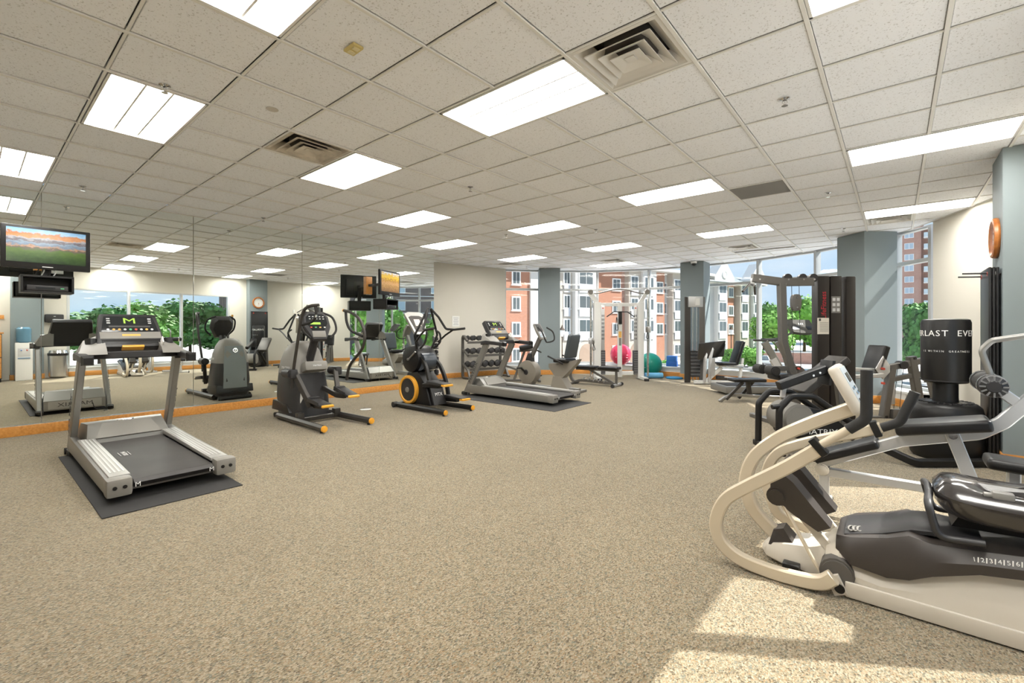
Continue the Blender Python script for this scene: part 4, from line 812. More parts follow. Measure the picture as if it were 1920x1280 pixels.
# seat
b = B()
def cush(z, g): return [(.43+(.29-g)*math.copysign(abs(math.cos(a))**.5, math.cos(a)), 3.05+(.22-g)*math.copysign(abs(math.sin(a))**.5, math.sin(a)), z+.06*max(0, math.cos(a))+(.012*math.cos(2*a))) for a in [2*PI*k/28 for k in range(28)]]
b.loft([cush(.47, .06), cush(.485, .02), cush(.52, 0), cush(.565, .0), cush(.60, .03), cush(.612, .08), cush(.606, .15)]); se = b.obj('seat', GLOSSB, t)
b = B(); b.box((.36, 2.90, .60), (.07, .05, .04), bev=.01); b.cyl((.345, 2.895, .60), (.30, 2.89, .60), .012); b.obj('seat_latch', GREYP, se)
b = B(); b.loft([[(.20, 2.93, .42), (.20, 3.17, .42), (.72, 3.17, .44), (.72, 2.93, .44)], [(.22, 2.90, .475), (.22, 3.20, .475), (.72, 3.20, .49), (.72, 2.90, .49)]]); b.obj('seat_carriage', BLACK, t)
b = B(); b.tube(fillet([(.30, 2.83, .40), (.15, 2.83, .385), (.115, 2.84, .53), (.125, 2.98, .545), (.125, 3.12, .545), (.115, 3.26, .53), (.15, 3.27, .385), (.30, 3.27, .40)], .05), .016, 10); b.obj('seat_lever_bar', CHAR, t)
b = B(); b.tube(fillet([(.62, 2.66, .50), (.62, 2.66, .72), (.33, 2.66, .70)], .05), .02, 10); b.obj('arm_rest', FOAM, t) if 0 else b.bm.free()
b = B(); b.box((.66, 3.05, .82), (.10, .42, .50), rot=RY(.15), bev=.04); b.obj('seat_back', GLOSSB, t)

# silver decline bench behind the stepper
t = at_base('decline_bench', 'silver framed black padded decline sit-up bench with roller and looped handle', 'bench', (.1, 4.05, 0))
def rect(p, w, h, m, nm, par, bend=0): b = B(); b.bar(p, w, h, bend=bend); return b.obj(nm, m, par)
rect([(-.41, 4.05, .285), (.62, 4.05, .285)], .05, .06, SATIN, 'base_rail', t)
rect([(-.40, 4.05, .27), (-.395, 4.05, .03)], .05, .06, SATIN, 'front_post', t); b = B(); b.bar([(-.39, 3.86, .035), (-.39, 4.24, .035)], .05, .05); b.obj('front_foot', SATIN, t)
for s in (-.2, .2):
    b = B(); b.cyl((-.39, 4.05+s, .028), (-.39, 4.05+s*1.1, .028), .028); b.obj('foot_cap', RUB, t)
b = B(); b.cyl((-.41, 4.01, .30), (-.41, 4.09, .30), .045, bev=.01); b.obj('hinge_bolt', CHROME, t)
rect([(-.43, 4.05, .34), (.03, 4.05, .575), (.40, 4.05, .68), (.50, 4.05, .76), (.62, 4.05, .92)], .05, .075, SATIN, 'main_beam', t, .12)
rect([(.275, 4.02, .67), (.39, 4.02, .30)], .03, .07, SATIN, 'support_leg', t); b = B(); b.cyl((.28, 4.0, .655), (.28, 3.99, .655), .022); b.obj('leg_bolt', CHROME, t)
b = B(); b.bar([(.45, 3.80, .03), (.45, 4.30, .03)], .05, .05); b.bar([(.42, 4.05, .28), (.45, 4.05, .04)], .05, .05); b.obj('rear_foot', SATIN, t)
def pad(c, d, rot, nm, m=VINYL): b = B(); b.box(c, d, rot=rot, bev=min(d)*.32, seg=3); return b.obj(nm, m, t)
pad((.225, 4.05, .705), (.46, .27, .075), RY(-.20), 'seat_pad'); pad((-.27, 4.05, .465), (.40, .24, .06), RY(-.44), 'back_pad')
b = B(); b.cyl((.44, 3.86, .995), (.44, 4.24, .995), .062, seg=20, bev=.012); ro = b.obj('foam_roller', FOAM, t)
for s in (-1, 1):
    b = B(); b.lathe([(.0, .0), (.062, 0), (.066, .012), (.060, .035), (.035, .045), (.03, .05), (0, .05)], (.44, 4.05+s*.19, .995), (0, s, 0), 20); cp = b.obj('roller_cap', CHAR, ro)
    for k in range(12):
        a = 2*PI*k/12; b = B(); b.box((.44+.048*math.cos(a), 4.05+s*.235, .995+.048*math.sin(a)), (.026, .012, .008), rot=M.Rotation(-a, 3, 'Y')); b.obj('cap_rib', mat('cap_grey', (.16, .16, .16), .35), cp)
    b = B(); b.lathe([(.064, -.05), (.068, -.05), (.068, -.02), (.064, -.02)], (.44, 4.05+s*.19, .995), (0, s, 0), 20, True); b.obj('roller_band', CHROME, ro)
rect([(.46, 4.05, .98), (.60, 4.05, .85)], .045, .06, SATIN, 'roller_strut', t)
b = B(); b.tube(fillet([(.445, 4.0, 1.05), (.405, 4.0, 1.20), (.45, 4.0, 1.26), (.68, 4.0, 1.31)], .05), .017, 10); b.obj('handle', SILVER, t)
b = B(); b.bar([(.28, 3.62, .52), (.75, 3.62, .46)], .05, .045, ch=.4); b.obj('arm_pad', CHAR, t) if 0 else b.bm.free()
# black tipped bar at the right edge belongs to a bench by the window
t = at_base('flat_bench', 'black padded flat bench cut off by the right edge of the photo', 'bench', (.68, 3.55, 0))
b = B(); b.box((.70, 3.55, .60), (.66, .20, .06), rot=RY(.06), bev=.026, seg=3); b.obj('pad', VINYL, t)
for x in (.48, .80):
    b = B(); b.bar([(x, 3.55, .58), (x, 3.55, .03)], .05, .05); b.bar([(x, 3.42, .025), (x, 3.68, .025)], .05, .05); b.obj('leg', SATIN, t)

# free standing heavy bag
t = at_base('punching_bag', 'black free standing punching bag with white lettering on a round base', 'punching bag', (.40, 6.52, 0))
b = B(); b.lathe([(.0, 0), (.25, 0), (.28, .03), (.295, .10), (.29, .46), (.275, .53), (.24, .565), (.13, .58), (0, .58)], (.40, 6.52, 0), seg=36); bs = b.obj('base', BLACK, t)
for k in range(30):
    a = 2*PI*k/30; b = B(); b.box((.40+.19*math.cos(a), 6.52+.19*math.sin(a), .575), (.05, .014, .01), rz=a); b.obj('base_rib', CHAR, bs)
b = B(); b.lathe([(.105, .57), (.10, .62), (.10, .80)], (.40, 6.52, 0), seg=24); b.obj('neck', BLACK, t)
b = B(); b.lathe([(.0, .775), (.165, .775), (.19, .79), (.195, .82), (.195, 1.39), (.185, 1.42), (.165, 1.43), (0, 1.435)], (.40, 6.52, 0), seg=36); bg_ = b.obj('bag', VINYL, t)
b = B(); b.lathe([(.192, .792), (.199, .792), (.199, .802), (.192, .802)], (.40, 6.52, 0), seg=36, ring=True); b.obj('bag_seam', CHAR, bg_)
def wrap(s, ang, z, size, step):
    for i, ch in enumerate(s):
        a = ang+i*step; n = V((math.cos(a), math.sin(a), 0)); text(ch, size, INKW, bg_, V((.40, 6.52, z))+n*.1965, frame((-n.y, n.x, 0), n), 'letter')
wrap('EVERLAST', math.radians(-62), 1.28, .085, .27); wrap('EVERLAST', math.radians(-62)-8*.27-.3, 1.28, .085, .27); wrap('GREATNESS', math.radians(-84), 1.10, .026, .11); wrap('IS WITHIN', math.radians(-150), 1.10, .026, .11)
# exercise mats hung on the clock column
B.off = V((0, 0, 0))
for k in range(3):
    t = at_base('exercise_mat', 'black exercise mat hung on the clock column, %s of three' % ('outermost', 'middle one', 'innermost')[k], 'mat', (.708+k*.028, 6.67, 0), 'mats hung on the clock column')
    b = B(); b.box((.708+k*.028, 6.67+k*.01, .98), (.022, .56-.02*k, 1.90), bev=.008); b.obj('sheet', VINYL, t)
    for s in (-.2, .2):
        b = B(); b.lathe([(.012, -.013), (.024, -.013), (.024, .013), (.012, .013)], (.708+k*.028, 6.67+s, 1.87), (1, 0, 0), 14, True); b.obj('eyelet', KEYR if k == 0 else CHROME, t)
t = at_base('mat_hanger', 'pair of thin black rods holding the hung mats', 'hanger', (.79, 6.67, 1.87))
for s in (-.2, .2):
    b = B(); b.cyl((.80, 6.67+s, 1.87), (.52, 6.67+s, 1.885), .008, seg=8); b.obj('rod', BLACK, t)
# wall clock
t = at_base('wall_clock', 'round wooden wall clock on the right hand column', 'clock', (.788, 6.66, 2.24)); OAKD = wood('clock_wood', (.30, .09, .02), (.48, .18, .04), (6, 6, 6))
b = B(); b.lathe([(.150, .0), (.20, .0), (.205, .015), (.195, .04), (.17, .045), (.152, .03)], (.788, 6.66, 2.24), (-1, 0, 0), 40, True); b.obj('rim', OAKD, t)
b = B(); b.lathe([(0, .004), (.153, .004), (.153, .014), (0, .014)], (.788, 6.66, 2.24), (-1, 0, 0), 40); fc = b.obj('dial', mat('dial_white', (.85, .85, .82), .4), t)
for h in range(1, 13):
    a = math.radians(90-30*h); text(str(h), .036, INKD, fc, (.772, 6.66-.118*math.cos(a)*1, 2.24+.118*math.sin(a)), frame((0, -1, 0), (-1, 0, 0)), 'numeral')
for a, l, w in ((math.radians(250), .07, .010), (math.radians(275), .10, .007)):
    b = B(); d = V((0, -math.cos(a), math.sin(a))); b.bar([V((.770, 6.66, 2.24)), V((.770, 6.66, 2.24))+d*l], w, .003, up=(1, 0, 0)); b.obj('hand', mat('hand_copper', (.45, .16, .08), .4), fc)
b = B(); b.lathe([(0, 0), (.17, 0), (.165, .012), (0, .016)], (.757, 6.66, 2.24), (-1, 0, 0), 32); b.obj('glass', glass_mat('clock_glass', (1, 1, 1), .5), t)
B.off = V((0, 0, 0))
# light switch plates on the beige wall
for k, (y, z, lab) in enumerate(((8.05, 1.98, 'white switch plate left of the clock'), (8.75, 1.28, 'white switch plate low on the beige wall'))):
    x = RW[1][0]+(RW[2][0]-RW[1][0])*(RW[1][1]-y)/(RW[1][1]-RW[2][1]) if y < 8.61 else RW[1][0]-(y-8.61)*.35
    t = at_base('light_switch', lab, 'switch', (x, y, z)); a = -.065 if y < 8.61 else -.33
    b = B(); b.box((x-.006, y, z), (.01, .075, .12), rz=-a, bev=.003); p_ = b.obj('plate', WHITE, t); b = B(); b.box((x-.013, y, z), (.01, .01, .024), rz=-a, bev=.002); b.obj('toggle', WHITE, t)
B.off = V((0, 0, 0))
# ---------------------------------------------------------------- strength corner at the far end
A40 = math.radians(40)
def station(name, label, cat, px, d, group=None):
    """a machine standing square to the entrance view; returns the thing and a map from photo points to its local x, z"""
    p = at(px, d, 0); t = thing(name, label, cat, p, A40, group); k = d/856
    return t, lambda x, y: ((x-px)*k, CH-(y-615)*k)
def bars(t, m, nm, pts, w, h, y=0, bend=0, uz=None, round_=False, **kw):
    P = [((uz(*p) if uz else p)[0], y if len(p) < 3 else p[2], (uz(p[0], p[1]) if uz else (p[0], p[1]))[1]) for p in pts]
    b = B(); b.tube(P, w/2, 10, bend=bend) if round_ else b.bar(P, w, h, bend=bend); return b.obj(nm, m, t)
PEWTER = mat('pewter_frame', (.16, .152, .14), .4, .5); WFRAME = mat('white_frame', (.72, .72, .70), .4); IRON = mat('cast_iron', (.03, .029, .03), .5); PLATE = mat('weight_steel', (.20, .20, .21), .35, .7); CLEARG = glass_mat('shield_acrylic', (.86, .90, .93), .9)
# dumbbells: hex heads and a steel handle
def db_proto(k):
    r = .060+.008*k; l = .06+.008*k
    a = B(); a.lathe([(r*.75, .065), (r, .08), (r, .065+l), (r*.8, .075+l)], seg=6, axis=(0, 1, 0)); h = B(); h.cyl((0, -.07, 0), (0, .07, 0), .016, seg=10); return a.mesh('head'), h.mesh('grip'), r
DBP = [db_proto(k) for k in range(4)]
for a_, h_, r_ in DBP: a_.materials.append(IRON); h_.materials.append(CHROME)
def dumbbell(k, loc, rz, lab, group):
    t = thing('dumbbell', lab, 'dumbbell', loc, rz, group)
    for f in (0, PI): hd = link('head', DBP[k][0], t); hd.rotation_euler = (0, .26, f)
    link('grip', DBP[k][1], t); return t
wd = (V(BW[1])-V(BW[0])).normalized(); wn = V((wd.y, -wd.x))              # along and out of the back wall
wa = math.atan2(wd.y, wd.x)
ro = V((-8.77, 8.42)); t = thing('dumbbell_rack', 'pewter three tier dumbbell rack against the beige back wall', 'rack', (ro.x, ro.y, 0), wa)
RL = 1.22
for x in (0, RL):
    b = B(); b.bar(fillet([(x, -.38, .03), (x, -.10, .04) if 0 else (x, .0, .03), (x, .0, 1.08), (x, -.06, 1.14), (x, -.24, 1.0)], .07), .05, .07, up=(1, 0, 0)); b.obj('end_frame', PEWTER, t)
    for z in (.66, .30): b = B(); b.bar([(x, 0, z+.12), (x, -.28, z-.04)] if z > .4 else fillet([(x, 0, z+.1), (x, -.26, z-.05), (x, -.38, .03)], .1), .045, .06, up=(1, 0, 0)); b.obj('tier_arm', PEWTER, t)
    b = B(); b.box((x, -.39, .02), (.07, .06, .04), bev=.01); b.obj('foot_cap', RUB, t)
for z in (1.03, .68, .32):
    for o_ in (0, 1):
        b = B(); b.bar([(0, -.08-.17*o_, z+.03-.10*o_), (RL, -.08-.17*o_, z+.03-.10*o_)], .02, .06); b.obj('tier_rail', PEWTER, t)
tn = ['top', 'middle', 'bottom']
for q, z in enumerate((1.03, .68, .32)):
    for k in range(6):
        w = ro+wd*(.12+k*.195); c = w-V((wn.x, wn.y))*-.17
        dumbbell(min(3, 1+q), (c.x, c.y, z+.045+.008*q), wa+.02, 'black hex dumbbell on the %s tier of the wall rack, %s' % (tn[q], ('nearest the mirrors', 'second from the mirrors', 'third from the mirrors', 'third from the window end', 'second from the window end', 'nearest the window')[k]), 'dumbbells on the wall rack')
# upright rack of small dumbbells by the end of the mirrors
vo = V((-8.85, 7.42)); t = thing('dumbbell_tree', 'narrow upright dumbbell stand beside the end of the mirrors', 'rack', (vo.x, vo.y, 0), .3)
b = B(); b.bar([(0, 0, .03), (0, 0, 1.10)], .08, .06); b.obj('post', BRONZE, t); b = B(); b.box((0, 0, .02), (.5, .42, .04), bev=.01); b.obj('base', BRONZE, t)
for i in range(6):
    z = .22+i*.165
    b = B(); b.bar([(-.1, -.16, z-.05), (-.1, .16, z-.05)], .02, .03); b.bar([(.1, -.16, z-.05), (.1, .16, z-.05)], .02, .03); b.bar([(-.1, 0, z-.05), (.1, 0, z-.05)], .03, .02); b.obj('cradle', BRONZE, t)
    p = M.Rotation(.3, 3, 'Z')@V((0, 0, 0))
    for s in (-1, 1):
        q = V((vo.x, vo.y, z+.022))+M.Rotation(.3, 3, 'Z')@V((s*.075, 0, 0)); dumbbell(1 if i < 3 else 0, q, .3, 'small black dumbbell on the upright stand, %s row, %s side' % (('lowest', 'second lowest', 'third lowest', 'third highest', 'second highest', 'highest')[i], 'wall' if s < 0 else 'room'), 'dumbbells on the upright stand')
# notices on the back wall
o = V(BW[0])+wd*1.52; t = thing('wall_notice', 'white printed notice on the beige wall above the dumbbells', 'sign', (o.x+wn.x*.005, o.y+wn.y*.005, 1.52), wa)
b = B(); b.box((0, 0, 0), (.23, .006, .29)); b.obj('sheet', WHITE, t)
for k in range(5): b = B(); b.box((0, -.0035, .09-k*.045), (.15-.03*(k % 2), .002, .012)); b.obj('print_line', mat('grey_print', (.35, .35, .42), .6), t)
# back extension chair
t, uz = station('back_extension_bench', 'grey back extension bench with twin black hip pads by the window', 'bench', 975, 11.4)
bars(t, PEWTER, 'base_rail', [(-.55, .04), (.5, .04)], .06, .05); 
for x in (-.5, .48): b = B(); b.bar([(x, -.28, .04), (x, .28, .04)], .05, .05); b.obj('foot', PEWTER, t)
bars(t, PEWTER, 'post', [(-.15, .05), (.12, .78)], .06, .06)
for s in (-1, 1): b = B(); b.box((.15+s*.0, s*.14, .86), (.34, .20, .12), rot=RY(-.2), bev=.04); b.obj('hip_pad', VINYL, t)
bars(t, PEWTER, 'pad_carrier', [(-.02, .76), (.36, .80)], .05, .05); b = B(); b.cyl((-.42, -.22, .42), (-.42, .22, .42), .06); b.obj('ankle_roller', FOAM, t); bars(t, PEWTER, 'roller_arm', [(-.42, .42), (-.08, .3)], .05, .05)
for s in (-1, 1): b = B(); b.tube([(.38, s*.2, .8), (.52, s*.22, .74)], .015, 8); b.obj('hand_grip', FOAM, t)
# recumbent bike
t = thing('recumbent_bike', 'warm grey recumbent exercise bike with black backrest behind the treadmill', 'exercise bike', (-6.26, 8.06, 0), PI)
TAUPE = mat('taupe_plastic', (.24, .215, .18), .45)
b = B(); b.lathe([(.10, -.12), (.25, -.10), (.265, -.05), (.265, .05), (.25, .10), (.10, .12)], (0, 0, .36), (0, 1, 0), 32); hs = b.obj('drive_housing', TAUPE, t)
b = B(); b.prism([(.14, .05), (-.12, .05), (-.2, .02), (-.2, 0), (.22, 0), (.22, .03)], -.1, .1, 'xz'); b.prism([(-.12, .1), (.12, .1), (.16, .22), (-.16, .22)], -.09, .09, 'xz'); b.obj('front_stand', TAUPE, t)
for s in (-1, 1):
    b = B(); b.bar([(0, s*.13, .36), (s*.13, s*.14, .36+s*.09)], .02, .04); cr_ = b.obj('crank', BLACK, t); b = B(); b.box((s*.13, s*.19, .36+s*.09), (.09, .10, .03), bev=.008); b.obj('pedal', BLACK, cr_)
    b = B(); b.lathe([(0, .12), (.06, .121), (.05, .13), (0, .13)], (0, 0, .36), (0, s, 0), 16); b.obj('hub_cover', CHAR, hs)
b = B(); b.bar([(-.05, 0, .5), (.0, 0, .58), (-.30, 0, 1.12)], .07, .09); b.obj('console_mast', PEWTER, t); b = B(); b.prism([(-.12, .52), (.10, .55), (.0, .78), (-.10, .78)], -.06, .06, 'xz', bev=.015); b.obj('mast_boot', CHAR, t)
R = frame((0, -1, 0), (-.86, 0, .5)); C0 = V((-.30, 0, 1.26)); sec = [(-.10, -.20), (.10, -.20), (.13, .0), (.11, .2), (-.11, .2), (-.13, 0)]
b = B(); b.loft([[pl(u*.85, v*.9, -.04) for u, v in sec], [pl(u, v, 0) for u, v in sec], [pl(u*.95, v*.95, .015) for u, v in sec]]); cs = b.obj('console', GREYP, t)
b = B(); b.box(pl(0, .09, .017), (.18, .17, .006), rot=R, bev=.002); b.obj('upper_panel', CHAR, cs); b = B(); b.box(pl(0, -.085, .017), (.17, .13, .006), rot=R, bev=.002); b.obj('lower_panel', mat('pale_blue_panel', (.5, .6, .68), .4), cs)
for i in range(3):
    for j in range(3): b = B(); b.box(pl(-.05+i*.05, -.12+j*.035, .021), (.025, .014, .004), rot=R); b.obj('key', (INKD, KEYW, KEYR)[(i*2+j) % 3], cs)
b = B(); b.tube(curve([(-.36, -.16, 1.35), (-.50, -.20, 1.25), (-.56, -.16, 1.08), (-.50, 0, 1.03), (-.56, .16, 1.08), (-.50, .20, 1.25), (-.36, .16, 1.35)]), .016, 8); b.obj('front_handlebar', FOAM, t)
b = B(); b.loft([[(-.60, -.10, .58), (-.60, .10, .58), (-.60, .10, .50), (-.60, -.10, .50)], [(-.80, -.11, .60), (-.80, .11, .60), (-.78, .11, .30), (-.78, -.11, .30)], [(-1.0, -.10, .62), (-1.0, .10, .62), (-.84, .10, .2), (-.84, -.10, .2)], [(-1.32, -.07, .70), (-1.32, .07, .70), (-1.26, .07, .60), (-1.26, -.07, .60)]]); b.obj('seat_tower', TAUPE, t)
b = B(); b.loft([[(-.72, -.11, .32), (-.72, .11, .32), (-.92, .11, .32), (-.92, -.11, .32)], [(-.66, -.12, .06), (-.66, .12, .06), (-1.10, .12, .06), (-1.10, -.12, .06)]]); b.obj('pedestal', TAUPE, t)
b = B(); b.bar([(.1, 0, .07), (-1.3, 0, .07)], .12, .05); b.bar([(-1.28, -.27, .03), (-1.28, .27, .03)], .07, .05); b.obj('base_rail', SILVER, t); b = B(); b.bar([(.05, -.24, .03), (.05, .24, .03)], .07, .05); b.obj('front_foot', SILVER, t)
b = B(); b.box((-.94, 0, .66), (.34, .40, .09), bev=.04, seg=3); b.obj('seat', VINYL, t)
b = B(); R2 = RY(-.22); b.box((-1.13, 0, .96), (.085, .40, .50), rot=R2, bev=.04, seg=3); b.obj('backrest', mat('slate_vinyl', (.055, .065, .072), .4), t)
for s in (-1, 1): b = B(); b.tube(fillet([(-1.05, s*.22, .60), (-.95, s*.27, .66), (-.70, s*.27, .75)], .05), .017, 8); b.obj('side_grip', FOAM, t)
# adjustable bench
t = thing('adjustable_bench', 'pewter adjustable bench lying flat with black pads before the crossover', 'bench', (-5.35, 9.42, 0), math.radians(6))
for x, l, nm in ((-.28, .62, 'back_pad'), (.33, .48, 'seat_pad')): b = B(); b.box((x, 0, .42), (l, .28, .065), bev=.025, seg=3); b.obj(nm, VINYL, t)
b = B(); b.bar([(-.5, 0, .37), (.56, 0, .37)], .06, .05); b.obj('pad_rail', PEWTER, t); b = B(); b.bar(curve([(-.62, 0, .38), (-.66, 0, .2), (-.55, 0, .06), (-.35, 0, .10), (.2, 0, .08), (.48, 0, .06)]), .06, .06); b.obj('spine', PEWTER, t)
b = B(); b.bar([(.5, 0, .37), (.5, 0, .06)], .05, .05); b.obj('front_post', PEWTER, t); b = B(); b.bar([(-.15, 0, .36), (.42, 0, .08)], .04, .05); b.obj('strut', PEWTER, t)
for k in range(5): b = B(); b.box((-.3+k*.13, 0, .15-k*.012), (.02, .06, .07), rot=RY(.6)); b.obj('ladder_tooth', SATIN, t)
b = B(); b.bar([(.5, -.26, .045), (.5, .26, .045)], .05, .05); b.obj('front_foot', SATIN, t); b = B(); b.bar([(-.55, -.2, .03), (-.55, .2, .03)], .05, .05); b.obj('rear_foot', PEWTER, t)
for s in (-1, 1): b = B(); b.cyl((.52, s*.26, .045), (.52, s*.30, .045), .04); b.obj('wheel', RUB, t)
# cable crossover
t, uz = station('cable_crossover', 'white dual pulley cable crossover in front of the far windows', 'cable machine', 1162, 12.0)
for s, x0, x1, tx in ((-1, 1114, 1124, 1107), (1, 1196, 1204, 1213)):
    u0, u1 = uz(x0, 0)[0], uz(x1, 0)[0]; uc = (u0+u1)/2; ut = uz(tx, 0)[0]; ui = uz(1130 if s < 0 else 1191, 0)[0]
    b = B(); b.box((uc, 0, 1.02), (u1-u0+.04, .22, 1.98), bev=.012); b.obj('tower', WFRAME, t)
    b = B(); b.box((ui, -.02, 1.32), (.09, .03, 1.25), bev=.006); g_ = b.obj('chart_panel', SATIN, t)
    for k in range(7):
        for c_ in (-.02, .02): b = B(); b.box((ui+c_, -.038, 1.66-k*.10), (.018, .004, .055)); b.obj('chart_figure', INKD, g_)
    b = B(); b.box((ui, -.04, 1.86), (.04, .004, .03)); b.obj('chart_heading', KEYR, g_)
    b = B(); b.box((ui, .0, .44), (.11, .16, .62), bev=.004); ws = b.obj('weight_stack', IRON, t)
    for k in range(10): b = B(); b.box((ui, -.083, .16+k*.06), (.10, .006, .045)); b.obj('weight_plate', PLATE, ws)
    b = B(); b.cyl((ut, -.08, .08), (ut, -.08, 2.1), .028); cm = b.obj('carriage_column', CHROME, t)
    for k in range(18): b = B(); b.cyl((ut, -.107, .3+k*.09), (ut, -.110, .3+k*.09), .009, seg=8); b.obj('pin_hole', INKD, cm)
    zc = 1.0 if s < 0 else 1.30
    b = B(); b.box((ut, -.10, zc), (.12, .11, .16), bev=.02); ca = b.obj('pulley_carriage', SATIN, t); b = B(); b.cyl((ut-.05*s-.015, -.18, zc), (ut-.05*s+.015, -.18, zc), .07); b.obj('pulley', GREYP, ca)
    b = B(); b.tube(fillet([(ut-s*.04, -.2, zc-.05), (ut-s*.09, -.22, zc-.22), (ut-s*.02, -.22, zc-.24), (ut-s*.04, -.2, zc-.05)], .02), .009, 6); b.obj('cable_handle', BLACK, ca)
    b = B(); b.prism([(uc-.06, 2.0), (uc+.06, 2.0), (ut+.05, 2.30), (ut-.03, 2.36), (ut-.09*s*0-.08, 2.25)], -.04, .04, 'xz', bev=.01); b.obj('gusset', WFRAME, t); b = B(); b.cyl((ut, -.06, 2.28), (ut, .06, 2.28), .065); b.obj('top_pulley', GREYP, t)
    b = B(); b.bar([(uc, .2, .05), (uc+s*.02, -.50, .05)], .10, .08); b.obj('foot', WFRAME, t); b = B(); b.box((uc+s*.02, -.52, .03), (.11, .06, .06)); b.obj('foot_cap', RUB, t)
bars(t, WFRAME, 'cross_beam', [(1112, 571), (1207, 571)], .06, .09, uz=uz); bars(t, WFRAME, 'lower_beam', [(1122, 699), (1200, 699)], .08, .10, uz=uz)
b = B(); a, c_ = uz(1104, 548), uz(1217, 548); b.tube(curve([(a[0], 0, a[1]), (a[0]+.2, 0, a[1]-.03), (0, 0, 2.36), (c_[0]-.2, 0, c_[1]-.03), (c_[0], 0, c_[1])]), .018, 8); b.obj('top_bar', SILVER, t)
b = B(); b.box((0, 0, 1.03), (.11, .08, 1.95), bev=.01); mp_ = b.obj('centre_post', WFRAME, t); b = B(); b.box((0, -.043, 1.17), (.075, .006, .16)); b.obj('orange_label', KEYO, mp_); b = B(); b.box((0, -.043, .98), (.06, .006, .2)); b.obj('grey_label', GREYP, mp_)
b = B(); b.box((0, -.05, 1.60), (.09, .04, .32), bev=.006); b.obj('bar_hook', BLACK, t)
b = B(); b.tube(fillet([(-.36, -.09, 1.63), (-.18, -.09, 1.76), (.18, -.09, 1.76), (.36, -.09, 1.63)], .05), .014, 8); b.obj('lat_bar', IRON, t)
b = B(); b.tube(fillet([(-.10, -.08, 1.62), (-.13, -.08, 1.28), (-.06, -.08, 1.28), (-.09, -.08, 1.62)], .03), .010, 6); b.obj('rope_handle', BLACK, t)
# balls, blocks and mats on and under the ledge
def ball(lab, p, r, m):
    t = thing('exercise_ball', lab, 'ball', p, 0, 'exercise balls'); b = B(); b.ell((0, 0, r), (2*r, 2*r, 2*r), 32); bl = b.obj('skin', m, t)
    for k in range(5): z = r+(-.5+.25*k)*r; b = B(); q = math.sqrt(r*r-(z-r)**2); b.tube([(q*math.cos(a), q*math.sin(a), z) for a in [2*PI*i/40 for i in range(40)]], .0025, 5, closed=True); b.obj('ridge', m, bl)
    b = B(); b.cyl((0, -r*.98, r*.8), (0, -r*1.005, r*.8), .012, seg=10); b.obj('valve', WHITE, bl)
BPINK = mat('ball_pink', (.72, .05, .12), .3); BGREEN = mat('ball_green', (.01, .30, .22), .3)
ball('pink red exercise ball on the window ledge', (-6.10, 12.18, .27), .30, BPINK); ball('green exercise ball on the floor by the crossover', (-5.22, 12.18, 0), .325, BGREEN)
b = None
for k, (z, h, lab) in enumerate(((.27, .14, 'lower blue foam block on the ledge'), (.41, .15, 'upper blue foam block stacked on the other'))):
    b = B(); b.box((0, 0, h/2), (.27-.02*k, .20, h), bev=.006); o = b.obj('foam_block', mat('foam_blue_%d' % k, ((.02, .12, .42), (.03, .16, .50))[k], .7), None, (-4.78, 12.66, z)); o.rotation_euler.z = .1; tag(o, lab, 'block', 'foam blocks on the ledge')
b = B(); b.cyl((-.24, 0, .075), (.24, 0, .075), .075, seg=24, bev=.008); o = b.obj('foam_roller', mat('roller_blue', (.16, .45, .72), .7), None, (-4.93, 11.75, 0)); o.rotation_euler.z = .7; tag(o, 'pale blue foam roller on the floor by the window', 'foam roller')
b = B(); b.lathe([(0, 0), (.20, 0), (.215, .02), (.20, .045), (.05, .06), (0, .06)], seg=28); tag(b.obj('balance_disc', mat('disc_blue', (.02, .22, .45), .45), None, (-4.47, 12.0, 0)), 'round blue balance disc against the column', 'balance disc')
# leg press beside the middle column
t, uz = station('leg_press', 'white seated leg press with tall weight tower beside the column', 'leg press', 1345, 10.9)
x0, x1 = uz(1298, 0)[0], uz(1326, 0)[0]; xc = (x0+x1)/2
for x in (x0, x1): b = B(); b.bar([(x, .30, .0), (x, .30, 2.1)], .04, .14); b.obj('tower_post', PEWTER if x == x1 else BRONZE, t)
b = B(); b.box((xc, .30, 1.98), (x1-x0, .14, .26), bev=.01); tp = b.obj('tower_cap', SATIN, t); b = B(); b.box((xc+.04, .225, 1.98), (.11, .006, .17)); b.obj('chart', WHITE, tp)
b = B(); b.box((xc, .36, 1.05), (x1-x0-.04, .01, 1.62)); b.obj('shield', CLEARG, t)
for s in (-.05, .05): b = B(); b.cyl((xc+s, .30, .05), (xc+s, .30, 1.9), .012); b.obj('guide_rod', CHROME, t)
for k in range(15): b = B(); b.box((xc, .30, .16+k*.043), (.22, .12, .036), bev=.003); b.obj('weight_plate', PLATE if k % 2 else IRON, t)
P0, P1 = uz(1334, 641), uz(1334, 671); b = B(); b.box((P0[0], .0, (P0[1]+P1[1])/2), (.78, .04, .40), rot=RX(.25)@RZ(.35), bev=.015); fp = b.obj('foot_plate', BRONZE, t)
for s in (-.13, .13): b = B(); b.bar([(P0[0]-.30, -.045, .84+s), (P0[0]+.30, .14, .84+s)], .03, .03); b.obj('plate_rib', PEWTER, fp)
for s in (-.07, .05): b = B(); b.bar(fillet([(P0[0]+s, .02, .93), (P0[0]-.10+s, -.05, .62), (P0[0]-.12+s, -.05, .05)], .12), .05, .07); b.obj('plate_lever', SATIN, t)
bars(t, WFRAME, 'base_rail', [(-.55, .05), (.75, .05)], .09, .08); bars(t, WFRAME, 'seat_brace', [(-.28, .06), (.10, .40)], .06, .08); bars(t, WFRAME, 'seat_post', [(.52, .05), (.60, .62)], .06, .06)
